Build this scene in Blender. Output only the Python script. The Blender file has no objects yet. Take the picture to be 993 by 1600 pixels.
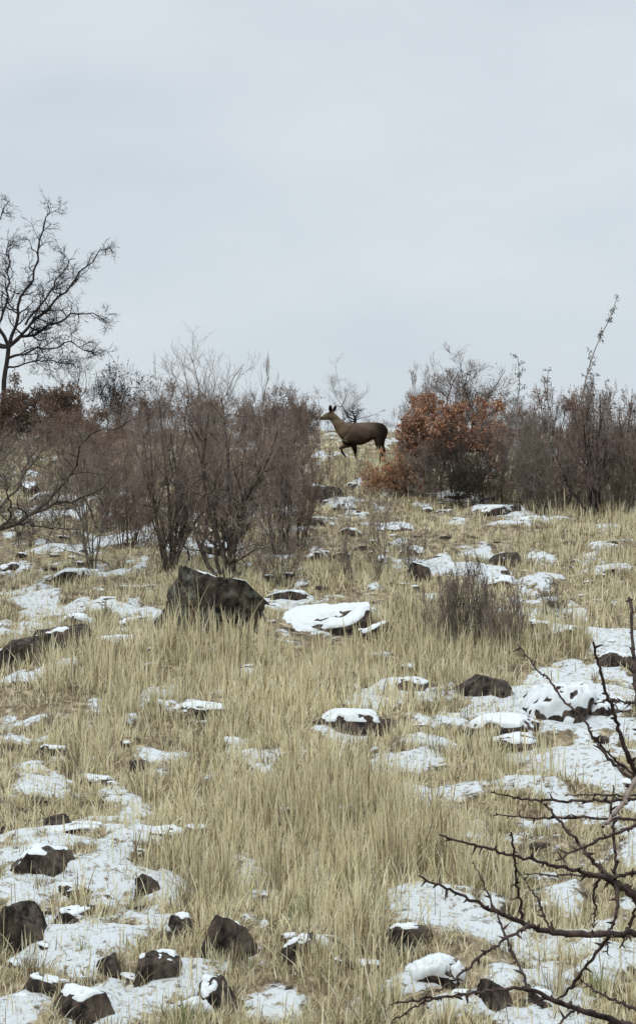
import bpy, bmesh, math
import numpy as np
from mathutils import Vector, Matrix

R = math.radians
scene = bpy.context.scene
C = scene.collection

# ------------------------------------------------------------------ camera
CAMZ = 1.6
FPX = 2942.0                       # focal length in pixels of a 993 x 1600 frame
cam_d = bpy.data.cameras.new('camera')
cam = bpy.data.objects.new('camera', cam_d)
C.objects.link(cam)
cam.location = (0, 0, CAMZ)
cam.rotation_euler = (R(90), 0, 0)
cam_d.sensor_fit = 'VERTICAL'
cam_d.sensor_height = 24
cam_d.lens = 24 * FPX / 1600
cam_d.clip_start = 0.05
cam_d.clip_end = 3000
scene.camera = cam

# ------------------------------------------------------------------ sky and sun
SUN_EL, SUN_AZ = 52, -35           # soft light from high front left
w = bpy.data.worlds.new('World'); scene.world = w; w.use_nodes = True
nt = w.node_tree; N = nt.nodes; L = nt.links
N.clear()
out = N.new('ShaderNodeOutputWorld'); bg = N.new('ShaderNodeBackground')
sky = N.new('ShaderNodeTexSky'); sky.sky_type = 'NISHITA'; sky.sun_disc = False
sky.sun_elevation = R(SUN_EL); sky.sun_rotation = R(SUN_AZ)
bg.inputs['Strength'].default_value = 0.1
tc = N.new('ShaderNodeTexCoord')
nz = N.new('ShaderNodeTexNoise'); nz.inputs['Scale'].default_value = 4.2; nz.inputs['Detail'].default_value = 5
nz.inputs['Roughness'].default_value = .5
mp = N.new('ShaderNodeMapping'); mp.inputs['Scale'].default_value = (1, 1, 2.6)
L.new(tc.outputs['Generated'], mp.inputs['Vector']); L.new(mp.outputs[0], nz.inputs['Vector'])
cr = N.new('ShaderNodeValToRGB')
cr.color_ramp.elements[0].position = .33; cr.color_ramp.elements[0].color = (6.2, 6.88, 7.5, 1)
cr.color_ramp.elements[1].position = .68; cr.color_ramp.elements[1].color = (7.35, 7.92, 8.35, 1)
L.new(nz.outputs['Fac'], cr.inputs['Fac'])
sep = N.new('ShaderNodeSeparateXYZ'); L.new(tc.outputs['Generated'], sep.inputs[0])
ov = N.new('ShaderNodeMapRange')                                  # overcast sky: brighter towards the zenith
ov.inputs['From Min'].default_value = .30; ov.inputs['From Max'].default_value = 1
ov.inputs['To Min'].default_value = 1.0; ov.inputs['To Max'].default_value = 2.6
L.new(sep.outputs['Z'], ov.inputs['Value'])
vm = N.new('ShaderNodeVectorMath'); vm.operation = 'SCALE'
L.new(cr.outputs['Color'], vm.inputs[0]); L.new(ov.outputs[0], vm.inputs['Scale'])
mx = N.new('ShaderNodeMixRGB'); mx.inputs['Fac'].default_value = .93
L.new(sky.outputs[0], mx.inputs['Color1']); L.new(vm.outputs[0], mx.inputs['Color2'])
L.new(mx.outputs[0], bg.inputs['Color']); L.new(bg.outputs[0], out.inputs['Surface'])

sd = bpy.data.lights.new('sun', 'SUN'); sd.energy = 1.5; sd.angle = R(12); sd.color = (1, .96, .9)
so = bpy.data.objects.new('sun', sd); C.objects.link(so)
so.rotation_euler = (R(90 - SUN_EL), 0, R(180 - SUN_AZ))   # sun stands behind the camera's left shoulder
so.rotation_euler = (R(90 - SUN_EL), 0, R(-28))
sky.sun_rotation = R(180 + 28)
scene.view_settings.view_transform = 'Standard'
scene.view_settings.look = 'None'
scene.view_settings.exposure = 0.0
scene.view_settings.gamma = 1.0
scene.view_settings.use_curve_mapping = False

# ------------------------------------------------------------------ noise
def _h(ix, iy, iz, s):
    with np.errstate(over='ignore'):
        n = (ix.astype(np.int64) * 374761393 + iy.astype(np.int64) * 668265263 + iz.astype(np.int64) * 1274126177 + s * 83492791) & 0xffffffff
        n = ((n ^ (n >> 13)) * 1274126177) & 0xffffffff
        n = ((n ^ (n >> 15)) * 2246822519) & 0xffffffff
    return ((n ^ (n >> 16)) & 0xffffff) / float(0xffffff)
def vnoise(x, y, z=None, s=0):
    x = np.asarray(x, float); y = np.asarray(y, float)
    z = np.zeros_like(x) if z is None else np.asarray(z, float)
    ix, iy, iz = np.floor(x), np.floor(y), np.floor(z)
    fx, fy, fz = x - ix, y - iy, z - iz
    fx, fy, fz = [f * f * (3 - 2 * f) for f in (fx, fy, fz)]
    r = 0
    for a in (0, 1):
        for b in (0, 1):
            for c in (0, 1):
                r = r + _h(ix + a, iy + b, iz + c, s) * (fx if a else 1 - fx) * (fy if b else 1 - fy) * (fz if c else 1 - fz)
    return r * 2 - 1
def fbm(x, y, z=None, s=0, o=4):
    r, a, t = 0, 1, 0
    for i in range(o):
        r = r + a * vnoise(np.asarray(x) * 2 ** i, np.asarray(y) * 2 ** i, None if z is None else np.asarray(z) * 2 ** i, s + i * 7)
        t += a; a *= .5
    return r / t
def sstep(a, b, x):
    t = np.clip((x - a) / (b - a), 0, 1); return t * t * (3 - 2 * t)

# ------------------------------------------------------------------ the lie of the land
SL, DROP = 0.148, 4.62
def base_h(y):
    y = np.asarray(y, float)
    hill = CAMZ - DROP + SL * y
    d = np.clip(y - 40, 0, None)
    hill = np.where(y > 40, CAMZ - DROP + SL * 40 + SL * 7 * (1 - np.exp(-d / 7)) - 0.004 * d, hill)
    t = sstep(3.6, 8.5, y)
    return np.where(y < 9, (1 - t) * 0.0 + t * hill, hill)
def H0(x, y):
    x = np.asarray(x, float); y = np.asarray(y, float)
    k = sstep(6, 10, y)
    n = .14 * fbm(x / 4.5, y / 4.0, s=3, o=3) + .10 * fbm(x / .85, y / .7, s=11, o=2) + (.05 + .015 * sstep(16, 28, y)) * vnoise(x / .42, y / .3, s=13) + .020 * vnoise(x / .19, y / .16, s=17)
    r = base_h(y) + n * k
    for fx, fy, fz, fr in _FIX: r = r + fz * np.exp(-((x - fx) ** 2 + (y - fy) ** 2) / fr ** 2)
    return r
_FIX = []
_dx = (563 - 496.5) / FPX * 37; _FIX.append((_dx, 37.0, CAMZ - (733 - 800) / FPX * 37 - float(H0(_dx, 37.0)), 1.5))   # the level spot the deer stands on
_yy = np.concatenate([np.arange(7, 20, .02), np.arange(20, 75, .05)])
def at(px, py):
    """ground point seen where the photograph has pixel (px, py)"""
    x = (px - 496.5) / FPX * _yy; z = CAMZ - (py - 800) / FPX * _yy
    g = H0(x, _yy); i = np.argmax(z < g)
    if not (z < g).any(): i = np.argmin(z - g)
    return float(x[i]), float(_yy[i]), float(g[i])
def PXP(px, py, Y): return ((px - 496.5) / FPX * Y, Y, CAMZ - (py - 800) / FPX * Y)

# where snow lies on the ground:  centre x, centre y, width, height in the photograph, amount
SNOW = [(60,1320,150,60,.8),(150,1390,260,70,1),(60,1430,150,40,.7),(180,1440,160,90,1),(110,1500,220,60,.9),(60,1590,220,60,.8),
 (230,1580,200,60,1),(300,1560,120,90,1),(410,1500,120,60,.6),(400,1400,160,60,.6),(390,1580,120,50,.6),(560,1590,120,40,.35),
 (500,1490,110,60,.6),(440,1440,140,70,.45),(680,1400,170,60,1),(720,1450,180,80,.8),(680,1530,110,36,1),(860,1560,160,70,.8),(800,1595,200,40,.9),
 (900,1420,200,90,.6),(950,1500,120,60,.6),(840,1330,260,70,.4),(760,1240,240,40,.7),(880,1190,200,60,.8),(950,1170,120,50,.8),
 (820,1110,210,70,1),(900,1090,150,70,1),(960,1075,90,60,1),(650,1170,130,40,.8),(690,1210,100,40,.5),(540,1140,110,24,1),(400,1190,120,50,.4),
 (640,1080,120,30,.9),(370,1160,60,24,.7),(350,1200,60,24,.4),(60,1215,90,60,.9),(30,1180,90,40,.5),(110,1300,160,24,.8),(240,1300,90,22,.9),(200,1280,140,30,.45),
 (240,1100,60,30,1),(310,1105,90,14,.7),(30,1060,60,22,.8),(120,1035,110,20,1),(180,1000,90,16,1),(100,960,110,26,1),(220,970,60,36,1),(40,935,100,20,.7),
 (150,900,120,12,.9),(20,890,50,14,.8),(250,930,120,10,.4),(110,860,120,24,.5),(180,850,80,16,.6),(60,800,100,16,.6),(100,780,60,12,.5),(80,685,90,14,.9),(40,750,60,10,.7),(330,860,90,20,.9),
 (480,940,120,18,.7),(560,930,80,12,.5),(480,870,80,14,.5),(460,830,60,14,.8),(530,790,60,8,1),(560,830,90,12,.5),(620,825,80,8,.8),(640,850,60,14,.8),(640,880,90,12,.8),
 (720,890,120,10,.5),(780,905,60,16,.8),(860,880,120,10,.6),(940,860,60,12,.6),(870,905,50,10,.7),(780,800,110,14,1),(820,812,60,10,1),(710,815,60,8,.6),(708,781,60,9,1),
 (900,990,180,26,.8),(860,970,110,16,.6),(960,1030,120,22,.5),(930,940,80,10,.6),(900,1040,100,20,.4),(520,1060,120,10,.3),(420,1030,80,12,.3),(440,1270,160,10,.3),
 (560,755,60,8,.8),(460,770,60,8,.6),(280,1540,80,60,.9),(980,1290,90,50,.5),(940,1350,120,40,.5),(530,1430,120,40,.4),(500,1380,90,40,.35)]
_SN = []
for px, py, wp, hp, a in SNOW:
    x, y, z = at(px, py)
    dpy = FPX * DROP / y ** 2
    _SN.append((x, y, max(.5 * wp / FPX * y * 1.05, .06), max(.5 * hp / dpy * 1.15, .1), a))
# where the grass stands tall and thick in the photograph
LUSH = [(500,1290,420,230,1),(250,1075,420,90,.9),(520,1075,300,60,.8),(430,1180,260,100,.5),(720,990,300,70,.9),(330,1020,260,50,1),(560,1020,160,50,.9),(500,1500,220,130,.6),(620,1350,260,120,.7),
 (930,820,160,90,.8),(330,1340,180,90,.8),(850,1215,160,50,.7),(700,1060,120,50,.6),(40,1020,120,50,.6),(180,1120,200,90,.6),(940,1520,140,120,.4),(548,744,140,26,1),(560,900,120,40,.3),(220,1240,120,60,.4),(960,900,120,60,.4)]
_LU = []
for px, py, wp, hp, a in LUSH:
    x, y, z = at(px, py); _LU.append((x, y, .5 * wp / FPX * y, .5 * hp / (FPX * DROP / y ** 2), a))
def lush(x, y):
    x = np.asarray(x, float); y = np.asarray(y, float)
    wx = x + .5 * vnoise(x / 1.1, y / 1.1, s=131) + .25 * vnoise(x / .4, y / .4, s=132); wy = y + .8 * vnoise(x / 1.1, y / 1.1, s=133) + .3 * vnoise(x / .4, y / .4, s=134)
    m = np.zeros_like(wx)
    for cx, cy, rx, ry, a in _LU: m = np.maximum(m, a * (1 - sstep(.35, 1.6, ((wx - cx) / rx) ** 2 + ((wy - cy) / ry) ** 2)))
    return m * np.clip(.78 + .75 * fbm(x / .55, y / .65, s=141, o=3), .15, 1.1)
def snow_mask(x, y):
    x = np.asarray(x, float); y = np.asarray(y, float)
    wx = x + .22 * fbm(x / .5, y / .6, s=31, o=3) + .07 * vnoise(x / .09, y / .09, s=33); wy = y + .4 * fbm(x / .5, y / .7, s=41, o=3) + .1 * vnoise(x / .1, y / .1, s=37)
    m = np.zeros_like(wx)
    for cx, cy, rx, ry, a in _SN:
        d = ((wx - cx) / rx) ** 2 + ((wy - cy) / ry) ** 2
        m = np.maximum(m, a * (1.25 - sstep(.3, 1.7, d) * 1.25))
    n = .5 * fbm(x / .7, y / .8, s=51, o=3) + .85 * fbm(x / .24, y / .3, s=53, o=3)
    n2 = fbm(x / 3, y / 4, s=57, o=2)
    m = np.clip(m, 0, 1) * .56 + n * .9 + n2 * .10 + .155 + .03 * sstep(17, 24, y) - .26 * lush(x, y)
    return np.clip((m - .26) / .34, 0, 1)

# ------------------------------------------------------------------ helpers: objects
def link(name, me, mat=None, parent=None, smooth=True):
    o = bpy.data.objects.new(name, me); C.objects.link(o)
    if mat: me.materials.append(mat)
    if smooth and len(me.polygons): me.polygons.foreach_set('use_smooth', np.ones(len(me.polygons), bool))
    if parent: o.parent = parent
    return o
def mesh(name, V, Fq, col=None, att=None):
    """V (n,3), Fq (m,k) int faces, all with k corners (or a list of such arrays)"""
    me = bpy.data.meshes.new(name)
    Fs = Fq if isinstance(Fq, list) else [Fq]
    V = np.asarray(V, np.float32)
    me.vertices.add(len(V)); me.vertices.foreach_set('co', V.ravel())
    tot = np.concatenate([np.full(len(f), f.shape[1]) for f in Fs]).astype(np.int32)
    idx = np.concatenate([f.ravel() for f in Fs]).astype(np.int32)
    me.loops.add(len(idx)); me.loops.foreach_set('vertex_index', idx)
    me.polygons.add(len(tot))
    me.polygons.foreach_set('loop_start', np.concatenate([[0], np.cumsum(tot)[:-1]]).astype(np.int32))
    me.polygons.foreach_set('loop_total', tot)
    me.update(calc_edges=True)
    if col is not None:
        a = me.color_attributes.new('Col', 'FLOAT_COLOR', 'POINT')
        c = np.ones((len(V), 4), np.float32); c[:, :3] = col; a.data.foreach_set('color', c.ravel())
    if att is not None:
        for k, v in att.items():
            a = me.attributes.new(k, 'FLOAT', 'POINT'); a.data.foreach_set('value', np.asarray(v, np.float32))
    return me
def tag(o, label=None, cat=None, group=None, kind=None):
    if label: o['label'] = label
    if cat: o['category'] = cat
    if group: o['group'] = group
    if kind: o['kind'] = kind
    return o
def empty(name, loc):
    o = bpy.data.objects.new(name, None); C.objects.link(o); o.location = loc; o.empty_display_size = .2
    return o

# ------------------------------------------------------------------ materials
def mat_new(name):
    m = bpy.data.materials.new(name); m.use_nodes = True
    return m, m.node_tree.nodes, m.node_tree.links, m.node_tree.nodes['Principled BSDF']
def mat_bark(name, c1, c2, scale=9, rough=.85):
    m, n, l, p = mat_new(name)
    t = n.new('ShaderNodeTexCoord'); a = n.new('ShaderNodeTexNoise'); a.inputs['Scale'].default_value = scale; a.inputs['Detail'].default_value = 4
    r = n.new('ShaderNodeValToRGB'); r.color_ramp.elements[0].color = (*c1, 1); r.color_ramp.elements[1].color = (*c2, 1)
    r.color_ramp.elements[0].position = .35; r.color_ramp.elements[1].position = .65
    l.new(t.outputs['Object'], a.inputs['Vector']); l.new(a.outputs['Fac'], r.inputs['Fac']); l.new(r.outputs[0], p.inputs['Base Color'])
    p.inputs['Roughness'].default_value = rough; p.inputs['Specular IOR Level'].default_value = .2
    b = n.new('ShaderNodeBump'); b.inputs['Strength'].default_value = .4; b.inputs['Distance'].default_value = .01
    l.new(a.outputs['Fac'], b.inputs['Height']); l.new(b.outputs[0], p.inputs['Normal'])
    return m
def mat_leaf(name, trans=.35, gain=1.0):
    """colour per blade or leaf comes from the mesh; thin dry tissue lets some light through"""
    m, n, l, p = mat_new(name)
    a = n.new('ShaderNodeAttribute'); a.attribute_name = 'Col'
    p.inputs['Roughness'].default_value = .7; p.inputs['Specular IOR Level'].default_value = .25
    l.new(a.outputs['Color'], p.inputs['Base Color'])
    tr = n.new('ShaderNodeBsdfTranslucent'); l.new(a.outputs['Color'], tr.inputs['Color'])
    mixs = n.new('ShaderNodeMixShader'); mixs.inputs[0].default_value = trans
    l.new(p.outputs[0], mixs.inputs[1]); l.new(tr.outputs[0], mixs.inputs[2])
    l.new(mixs.outputs[0], n['Material Output'].inputs['Surface'])
    return m
M_twig = mat_bark('twig bark', (.12, .09, .073), (.30, .235, .20))
M_twig_red = mat_bark('reddish twig bark', (.115, .08, .063), (.28, .205, .17))
M_stem = mat_bark('stem bark', (.03, .023, .019), (.105, .082, .066), 14)
M_olive = mat_bark('lichened bark', (.07, .057, .045), (.22, .195, .155), 10)
M_dark = mat_bark('wet dark bark', (.012, .010, .011), (.04, .033, .032), 14)
M_pale = mat_bark('pale grey bark', (.30, .30, .31), (.48, .48, .49))
M_thorn = mat_bark('thorn shrub bark', (.016, .010, .009), (.075, .05, .042), 60, .65)
M_thorn_pale = mat_bark('peeled bark', (.14, .11, .09), (.25, .2, .165), 60, .7)
M_leaf = mat_leaf('dry leaf'); M_grass = mat_leaf('dry grass', .3)

def mat_rock(name, c1, c2, lich, lich_amt):
    m, n, l, p = mat_new(name)
    t = n.new('ShaderNodeTexCoord')
    a = n.new('ShaderNodeTexNoise'); a.inputs['Scale'].default_value = 8; a.inputs['Detail'].default_value = 9; a.inputs['Roughness'].default_value = .72
    mz = n.new('ShaderNodeMapping'); mz.inputs['Scale'].default_value = (1.5, 1.5, .7); l.new(t.outputs['Object'], mz.inputs[0])
    l.new(mz.outputs[0], a.inputs['Vector'])
    r = n.new('ShaderNodeValToRGB'); r.color_ramp.elements[0].color = (*c1, 1); r.color_ramp.elements[1].color = (*c2, 1)
    r.color_ramp.elements[0].position = .42; r.color_ramp.elements[1].position = .60
    l.new(a.outputs['Fac'], r.inputs['Fac'])
    b = n.new('ShaderNodeTexNoise'); b.inputs['Scale'].default_value = 6.5; b.inputs['Detail'].default_value = 6; b.inputs['Roughness'].default_value = .7
    mpp = n.new('ShaderNodeMapping'); mpp.inputs['Location'].default_value = (7, 3, 1)
    l.new(t.outputs['Object'], mpp.inputs[0]); l.new(mpp.outputs[0], b.inputs['Vector'])
    r2 = n.new('ShaderNodeValToRGB'); r2.color_ramp.elements[0].position = .62 - lich_amt; r2.color_ramp.elements[1].position = .78 - lich_amt
    l.new(b.outputs['Fac'], r2.inputs['Fac'])
    x = n.new('ShaderNodeMixRGB'); x.inputs['Color2'].default_value = (*lich, 1)
    l.new(r2.outputs[0], x.inputs['Fac']); l.new(r.outputs[0], x.inputs['Color1']); l.new(x.outputs[0], p.inputs['Base Color'])
    p.inputs['Roughness'].default_value = .85; p.inputs['Specular IOR Level'].default_value = .25
    bp = n.new('ShaderNodeBump'); bp.inputs['Strength'].default_value = 1.0; bp.inputs['Distance'].default_value = .07
    l.new(a.outputs['Fac'], bp.inputs['Height']); l.new(bp.outputs[0], p.inputs['Normal'])
    return m
M_rock = mat_rock('brown rock', (.010, .0075, .006), (.12, .09, .07), (.19, .175, .14), .04)
M_rockg = mat_rock('lichened boulder', (.009, .007, .006), (.085, .064, .05), (.17, .185, .14), .12)
def mat_snow():
    m, n, l, p = mat_new('snow')
    t = n.new('ShaderNodeTexCoord'); a = n.new('ShaderNodeTexNoise'); a.inputs['Scale'].default_value = 18; a.inputs['Detail'].default_value = 6
    l.new(t.outputs['Object'], a.inputs['Vector'])
    r = n.new('ShaderNodeValToRGB'); r.color_ramp.elements[0].color = (.50, .54, .56, 1); r.color_ramp.elements[1].color = (.66, .69, .70, 1)
    l.new(a.outputs['Fac'], r.inputs['Fac']); l.new(r.outputs[0], p.inputs['Base Color'])
    p.inputs['Roughness'].default_value = .6; p.inputs['Specular IOR Level'].default_value = .3
    bp = n.new('ShaderNodeBump'); bp.inputs['Strength'].default_value = .35; bp.inputs['Distance'].default_value = .02
    l.new(a.outputs['Fac'], bp.inputs['Height']); l.new(bp.outputs[0], p.inputs['Normal'])
    return m
M_snow = mat_snow()
def mat_ground():
    m, n, l, p = mat_new('ground')
    t = n.new('ShaderNodeTexCoord')
    a = n.new('ShaderNodeTexNoise'); a.inputs['Scale'].default_value = 9; a.inputs['Detail'].default_value = 8; a.inputs['Roughness'].default_value = .7
    l.new(t.outputs['Object'], a.inputs['Vector'])
    r = n.new('ShaderNodeValToRGB')
    e = r.color_ramp.elements; e[0].position = .36; e[0].color = (.03, .022, .014, 1); e[1].position = .70; e[1].color = (.50, .43, .29, 1)
    e.new(.52).color = (.19, .15, .09, 1)
    l.new(a.outputs['Fac'], r.inputs['Fac'])
    at_ = n.new('ShaderNodeAttribute'); at_.attribute_name = 'snow'
    b = n.new('ShaderNodeTexNoise'); b.inputs['Scale'].default_value = 16; b.inputs['Detail'].default_value = 9; b.inputs['Roughness'].default_value = .8
    l.new(t.outputs['Object'], b.inputs['Vector'])
    s = n.new('ShaderNodeMath'); s.operation = 'MULTIPLY_ADD'; s.inputs[1].default_value = 3.3; s.inputs[2].default_value = -1.80
    l.new(b.outputs['Fac'], s.inputs[0])
    s2 = n.new('ShaderNodeMath'); s2.operation = 'MULTIPLY_ADD'; s2.inputs[1].default_value = .80; l.new(at_.outputs['Fac'], s2.inputs[0]); l.new(s.outputs[0], s2.inputs[2])
    s3 = n.new('ShaderNodeMapRange'); s3.inputs['From Min'].default_value = .32; s3.inputs['From Max'].default_value = .56
    l.new(s2.outputs[0], s3.inputs['Value'])
    x = n.new('ShaderNodeMixRGB'); x.inputs['Color2'].default_value = (.51, .545, .56, 1)
    l.new(s3.outputs[0], x.inputs['Fac']); l.new(r.outputs[0], x.inputs['Color1']); l.new(x.outputs[0], p.inputs['Base Color'])
    p.inputs['Roughness'].default_value = .75; p.inputs['Specular IOR Level'].default_value = .2
    bp = n.new('ShaderNodeBump'); bp.inputs['Strength'].default_value = .7; bp.inputs['Distance'].default_value = .04
    l.new(a.outputs['Fac'], bp.inputs['Height']); l.new(bp.outputs[0], p.inputs['Normal'])
    return m
M_ground = mat_ground()

# ------------------------------------------------------------------ ground: one sheet to the horizon
xs = np.concatenate([-np.geomspace(1500, 13, 26), np.arange(-12.5, 12.5, .065), np.geomspace(13, 1500, 26)])
ys = np.concatenate([[-1500, -500, -150, -50, -20, -8], np.arange(-4, 8.5, .4), np.arange(8.5, 24, .05), np.arange(24, 54, .085), np.geomspace(54.3, 1800, 40)])
GX, GY = np.meshgrid(xs, ys)
GZ = H0(GX, GY)
far = sstep(60, 300, np.hypot(GX, GY))
GZ = GZ * (1 - far) + far * np.where(GY > 0, 2.6, 0)
SM = snow_mask(GX, GY)
GZ = GZ + .04 * SM * sstep(7, 9, GY)
nx, ny = len(xs), len(ys)
I = np.arange(nx * ny).reshape(ny, nx)
F_ = np.stack([I[:-1, :-1], I[:-1, 1:], I[1:, 1:], I[1:, :-1]], -1).reshape(-1, 4)
g = link('ground', mesh('ground', np.stack([GX, GY, GZ], -1).reshape(-1, 3), F_, att={'snow': SM.ravel()}), M_ground)
tag(g, kind='structure')

# ------------------------------------------------------------------ rocks
ROCKS = []            # footprints, so grass keeps out of them
def norm3(n): return n / np.linalg.norm(n)
def rock_mesh(w, d, h, seed, tilt=0.0, cuts=9, sub=5, rough=.09):
    rng = np.random.default_rng(seed)
    bm = bmesh.new(); bmesh.ops.create_icosphere(bm, subdivisions=sub, radius=1)
    V = np.array([v.co[:] for v in bm.verts]); Fc = np.array([[v.index for v in f.verts] for f in bm.faces]); bm.free()
    V = np.sign(V) * np.abs(V) ** .78
    n = norm3(np.array([rng.uniform(-.3, .3), rng.uniform(-.35, .1), 1.0])); dd = V @ n - rng.uniform(.5, .68)
    V = V - np.clip(dd, 0, None)[:, None] * n * .95
    for i in range(cuts):
        n = rng.normal(size=3); n[2] = n[2] * .55 + (.05 if i % 3 else .5); n /= np.linalg.norm(n)
        k = rng.uniform(.52, .86); dd = V @ n - k
        V = V - np.clip(dd, 0, None)[:, None] * n * .93
    nn = fbm(V[:, 0] * 1.7 + seed, V[:, 1] * 1.7, V[:, 2] * 1.7, s=seed % 50, o=5)
    V = V * (1 + rough * nn[:, None] * 1.9) + rough * .35 * fbm(V[:, 0] * 7, V[:, 1] * 7, V[:, 2] * 7, s=seed % 40, o=3)[:, None] * V
    top = V[:, 2] + V[:, 0] * rng.uniform(-.3, .3) + V[:, 1] * .15 + .05 * fbm(V[:, 0] * 4, V[:, 1] * 4, s=seed % 20, o=3); qt = np.percentile(top, 90)
    V[:, 2] -= .75 * np.clip(top - qt, 0, None)
    V = V * np.array([w / 2, d / 2, h]) / np.array([np.abs(V[:, 0]).max(), np.abs(V[:, 1]).max(), V[:, 2].max()])
    c, s = math.cos(tilt), math.sin(tilt)
    V = np.stack([V[:, 0] * c - V[:, 2] * s, V[:, 1], V[:, 0] * s + V[:, 2] * c], 1)
    return V, Fc
def vnormals(V, Fc):
    fn = np.cross(V[Fc[:, 1]] - V[Fc[:, 0]], V[Fc[:, 2]] - V[Fc[:, 0]])
    n = np.zeros_like(V)
    for k in range(3): np.add.at(n, Fc[:, k], fn)
    return n / (np.linalg.norm(n, axis=1, keepdims=True) + 1e-9)
def rock(px, py, wp, hp, label, snow=.5, seed=1, name='rock', tilt=0, depth=.8, mat=None, group=None, sub=5, thick=.035, cat=None, cuts=9, bias=0.0, rough=.12, taper=0, shift=0, lowflat=0, prof=None, full=0, pitch=0, lift=0):
    """stone whose visible front stands at photo pixel (px, py): wp wide, hp high there; snow 0..1 how much of its top is covered"""
    x, y, z = at(px, py)
    if name != 'boulder' and not lowflat: hp *= (.68 if py < 1340 else .80); wp *= 1.12
    w = wp / FPX * y; h = hp / FPX * y
    d = max(w * depth, h * .7)
    y += d * .35; z = float(H0(x, y))
    hh = h - SL * d * .35
    hh = max(hh, h * .5)
    if not full and name != 'boulder': lift = -.12 * hh
    V, Fc = rock_mesh(w, d, hh, seed, tilt, cuts, sub, rough)
    if prof: V[:, 2] *= np.interp(V[:, 0] / w + .06 * fbm(V[:, 0] * 3, V[:, 2] * 4, V[:, 1] * 3, s=5, o=3), *prof)
    taper = taper or .28
    if taper: q = np.clip(V[:, 2] / hh, 0, 1); V[:, 0] = V[:, 0] * (1 - taper * q) - shift * w * q
    if pitch: c_, s_ = math.cos(pitch), math.sin(pitch); V = np.stack([V[:, 0], V[:, 1] * c_ - V[:, 2] * s_, V[:, 1] * s_ + V[:, 2] * c_], 1)
    z += lift
    ROCKS.append((x, y, w / 2, d / 2, z + hh, full))
    root = empty(name, (x, y, z))
    link('stone', mesh('stone', V, Fc), mat or M_rock, root)
    if snow > 0:
        n = vnormals(V, Fc)
        nn = fbm(V[:, 0] * 7 + seed, V[:, 1] * 7, s=seed % 30, o=3) * .38 + fbm(V[:, 0] * 28 + seed, V[:, 1] * 28, s=2, o=2) * .2
        thr = 1.12 - snow
        k = sstep(thr - .02, thr + .22, n[:, 2] + nn + bias * V[:, 0] / (w / 2) * -1)
        if not full: k = k * sstep(.12, .34, V[:, 2] / hh + .22 * fbm(V[:, 0] / w * 6, V[:, 1] / w * 6, s=seed % 37, o=3))
        E = np.concatenate([Fc[:, [0, 1]], Fc[:, [1, 2]], Fc[:, [2, 0]]]); cnt = np.bincount(E[:, 0], minlength=len(V)) + 1e-9
        for _ in range({3: 1, 5: 4, 6: 8}.get(sub, 3)):
            k = .4 * k + .6 * np.bincount(E[:, 0], weights=k[E[:, 1]], minlength=len(V)) / cnt
        k = np.clip((k - .42) / .58, 0, 1) ** .7
        q = V / max(w, .25); k = k * (1 - sstep(.16, .28, fbm(q[:, 0] * 9 + seed, q[:, 1] * 9, q[:, 2] * 9, s=seed % 23, o=3)))      # melted holes
        t = max(min(thick * .45, hh * .13), .007)
        if full: t = thick * .7
        off = -.012 + (t + .012) * k
        off = off * (1 + .5 * fbm(V[:, 0] * 30, V[:, 1] * 30, V[:, 2] * 30, s=8, o=2))
        S = V + n * (off * .7)[:, None]; S[:, 2] += off * .5
        keep = (k[Fc] > 0).any(1)
        ids = np.unique(Fc[keep])
        if len(ids) > 8:
            mp_ = np.full(len(V), -1); mp_[ids] = np.arange(len(ids))
            link('snow_cap', mesh('snow_cap', S[ids], mp_[Fc[keep]]), M_snow, root)
    return tag(root, label, cat or 'rock', group)

B = 'boulder'
rock(322, 1004, 208, 106, 'tall black-brown boulder with grey-green lichen standing below the double-stemmed bare shrub', .45, 12, B, 0, .7, M_rockg, sub=6, thick=.025, cuts=10, rough=.34, taper=.12, prof=([-.5, -.36, -.27, -.1, .08, .2, .34, .5], [.4, .8, 1.12, 1.0, .9, .92, .85, .5]))
rock(385, 975, 70, 52, 'dark lichened rock leaning on the right side of the tall black boulder', .34, 31, mat=M_rockg)
rock(500, 992, 180, 22, 'low slab under the brightest thick white snow cushion, right of the tall boulder', .82, 23, 'snowy_slab', .3, .72, thick=.045, cat='rock', rough=.06, cuts=4, lowflat=1, full=1, pitch=.38, lift=.07, taper=.05, bias=.3)
rock(592, 1003, 76, 48, 'square dark stone edged with a thin snow line, right of the thick snow cushion', .42, 44, depth=.7)
rock(652, 912, 44, 42, 'small dark upright stone with one white snow patch on its face, right of centre', .5, 5, depth=.7)
rock(888, 1128, 150, 50, 'large rounded rock nearly buried in white snow with black specks, behind the thorn twigs', 1.3, 63, 'snowy_boulder', 0, 1.2, thick=.025, cat='rock', taper=.5, rough=.16, cuts=4, lowflat=1, full=1)
rock(765, 1100, 120, 62, 'brown rock hung with dead grass, left of the large snow-covered rock', .12, 74, depth=.7)
rock(790, 1150, 130, 44, 'flat snow-covered rock in front of the brown grass-hung rock', .85, 81, thick=.05)
rock(795, 1180, 90, 30, 'low snowy ledge stone just below the flat snow-covered rock', .7, 83)
rock(62, 1372, 104, 58, 'black rock with an arched snow cap near the left edge, uppermost of the bottom-left rocks', .45, 95, thick=.03)
rock(38, 1490, 104, 92, 'dark brown rock cut by the left edge with long straws in front', .2, 106, thick=.03, depth=.7)
rock(115, 1450, 70, 34, 'low dark rock with a snow rim right of the straw-crossed rock at the left edge', .55, 107)
rock(358, 1502, 108, 94, 'biggest dark brown block in the bottom-left snow, thin white rim on its flat top', .30, 118, thick=.025, depth=.75, cuts=7)
rock(284, 1468, 56, 46, 'small brown rock touching the left side of the biggest bottom block', .35, 129)
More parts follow.
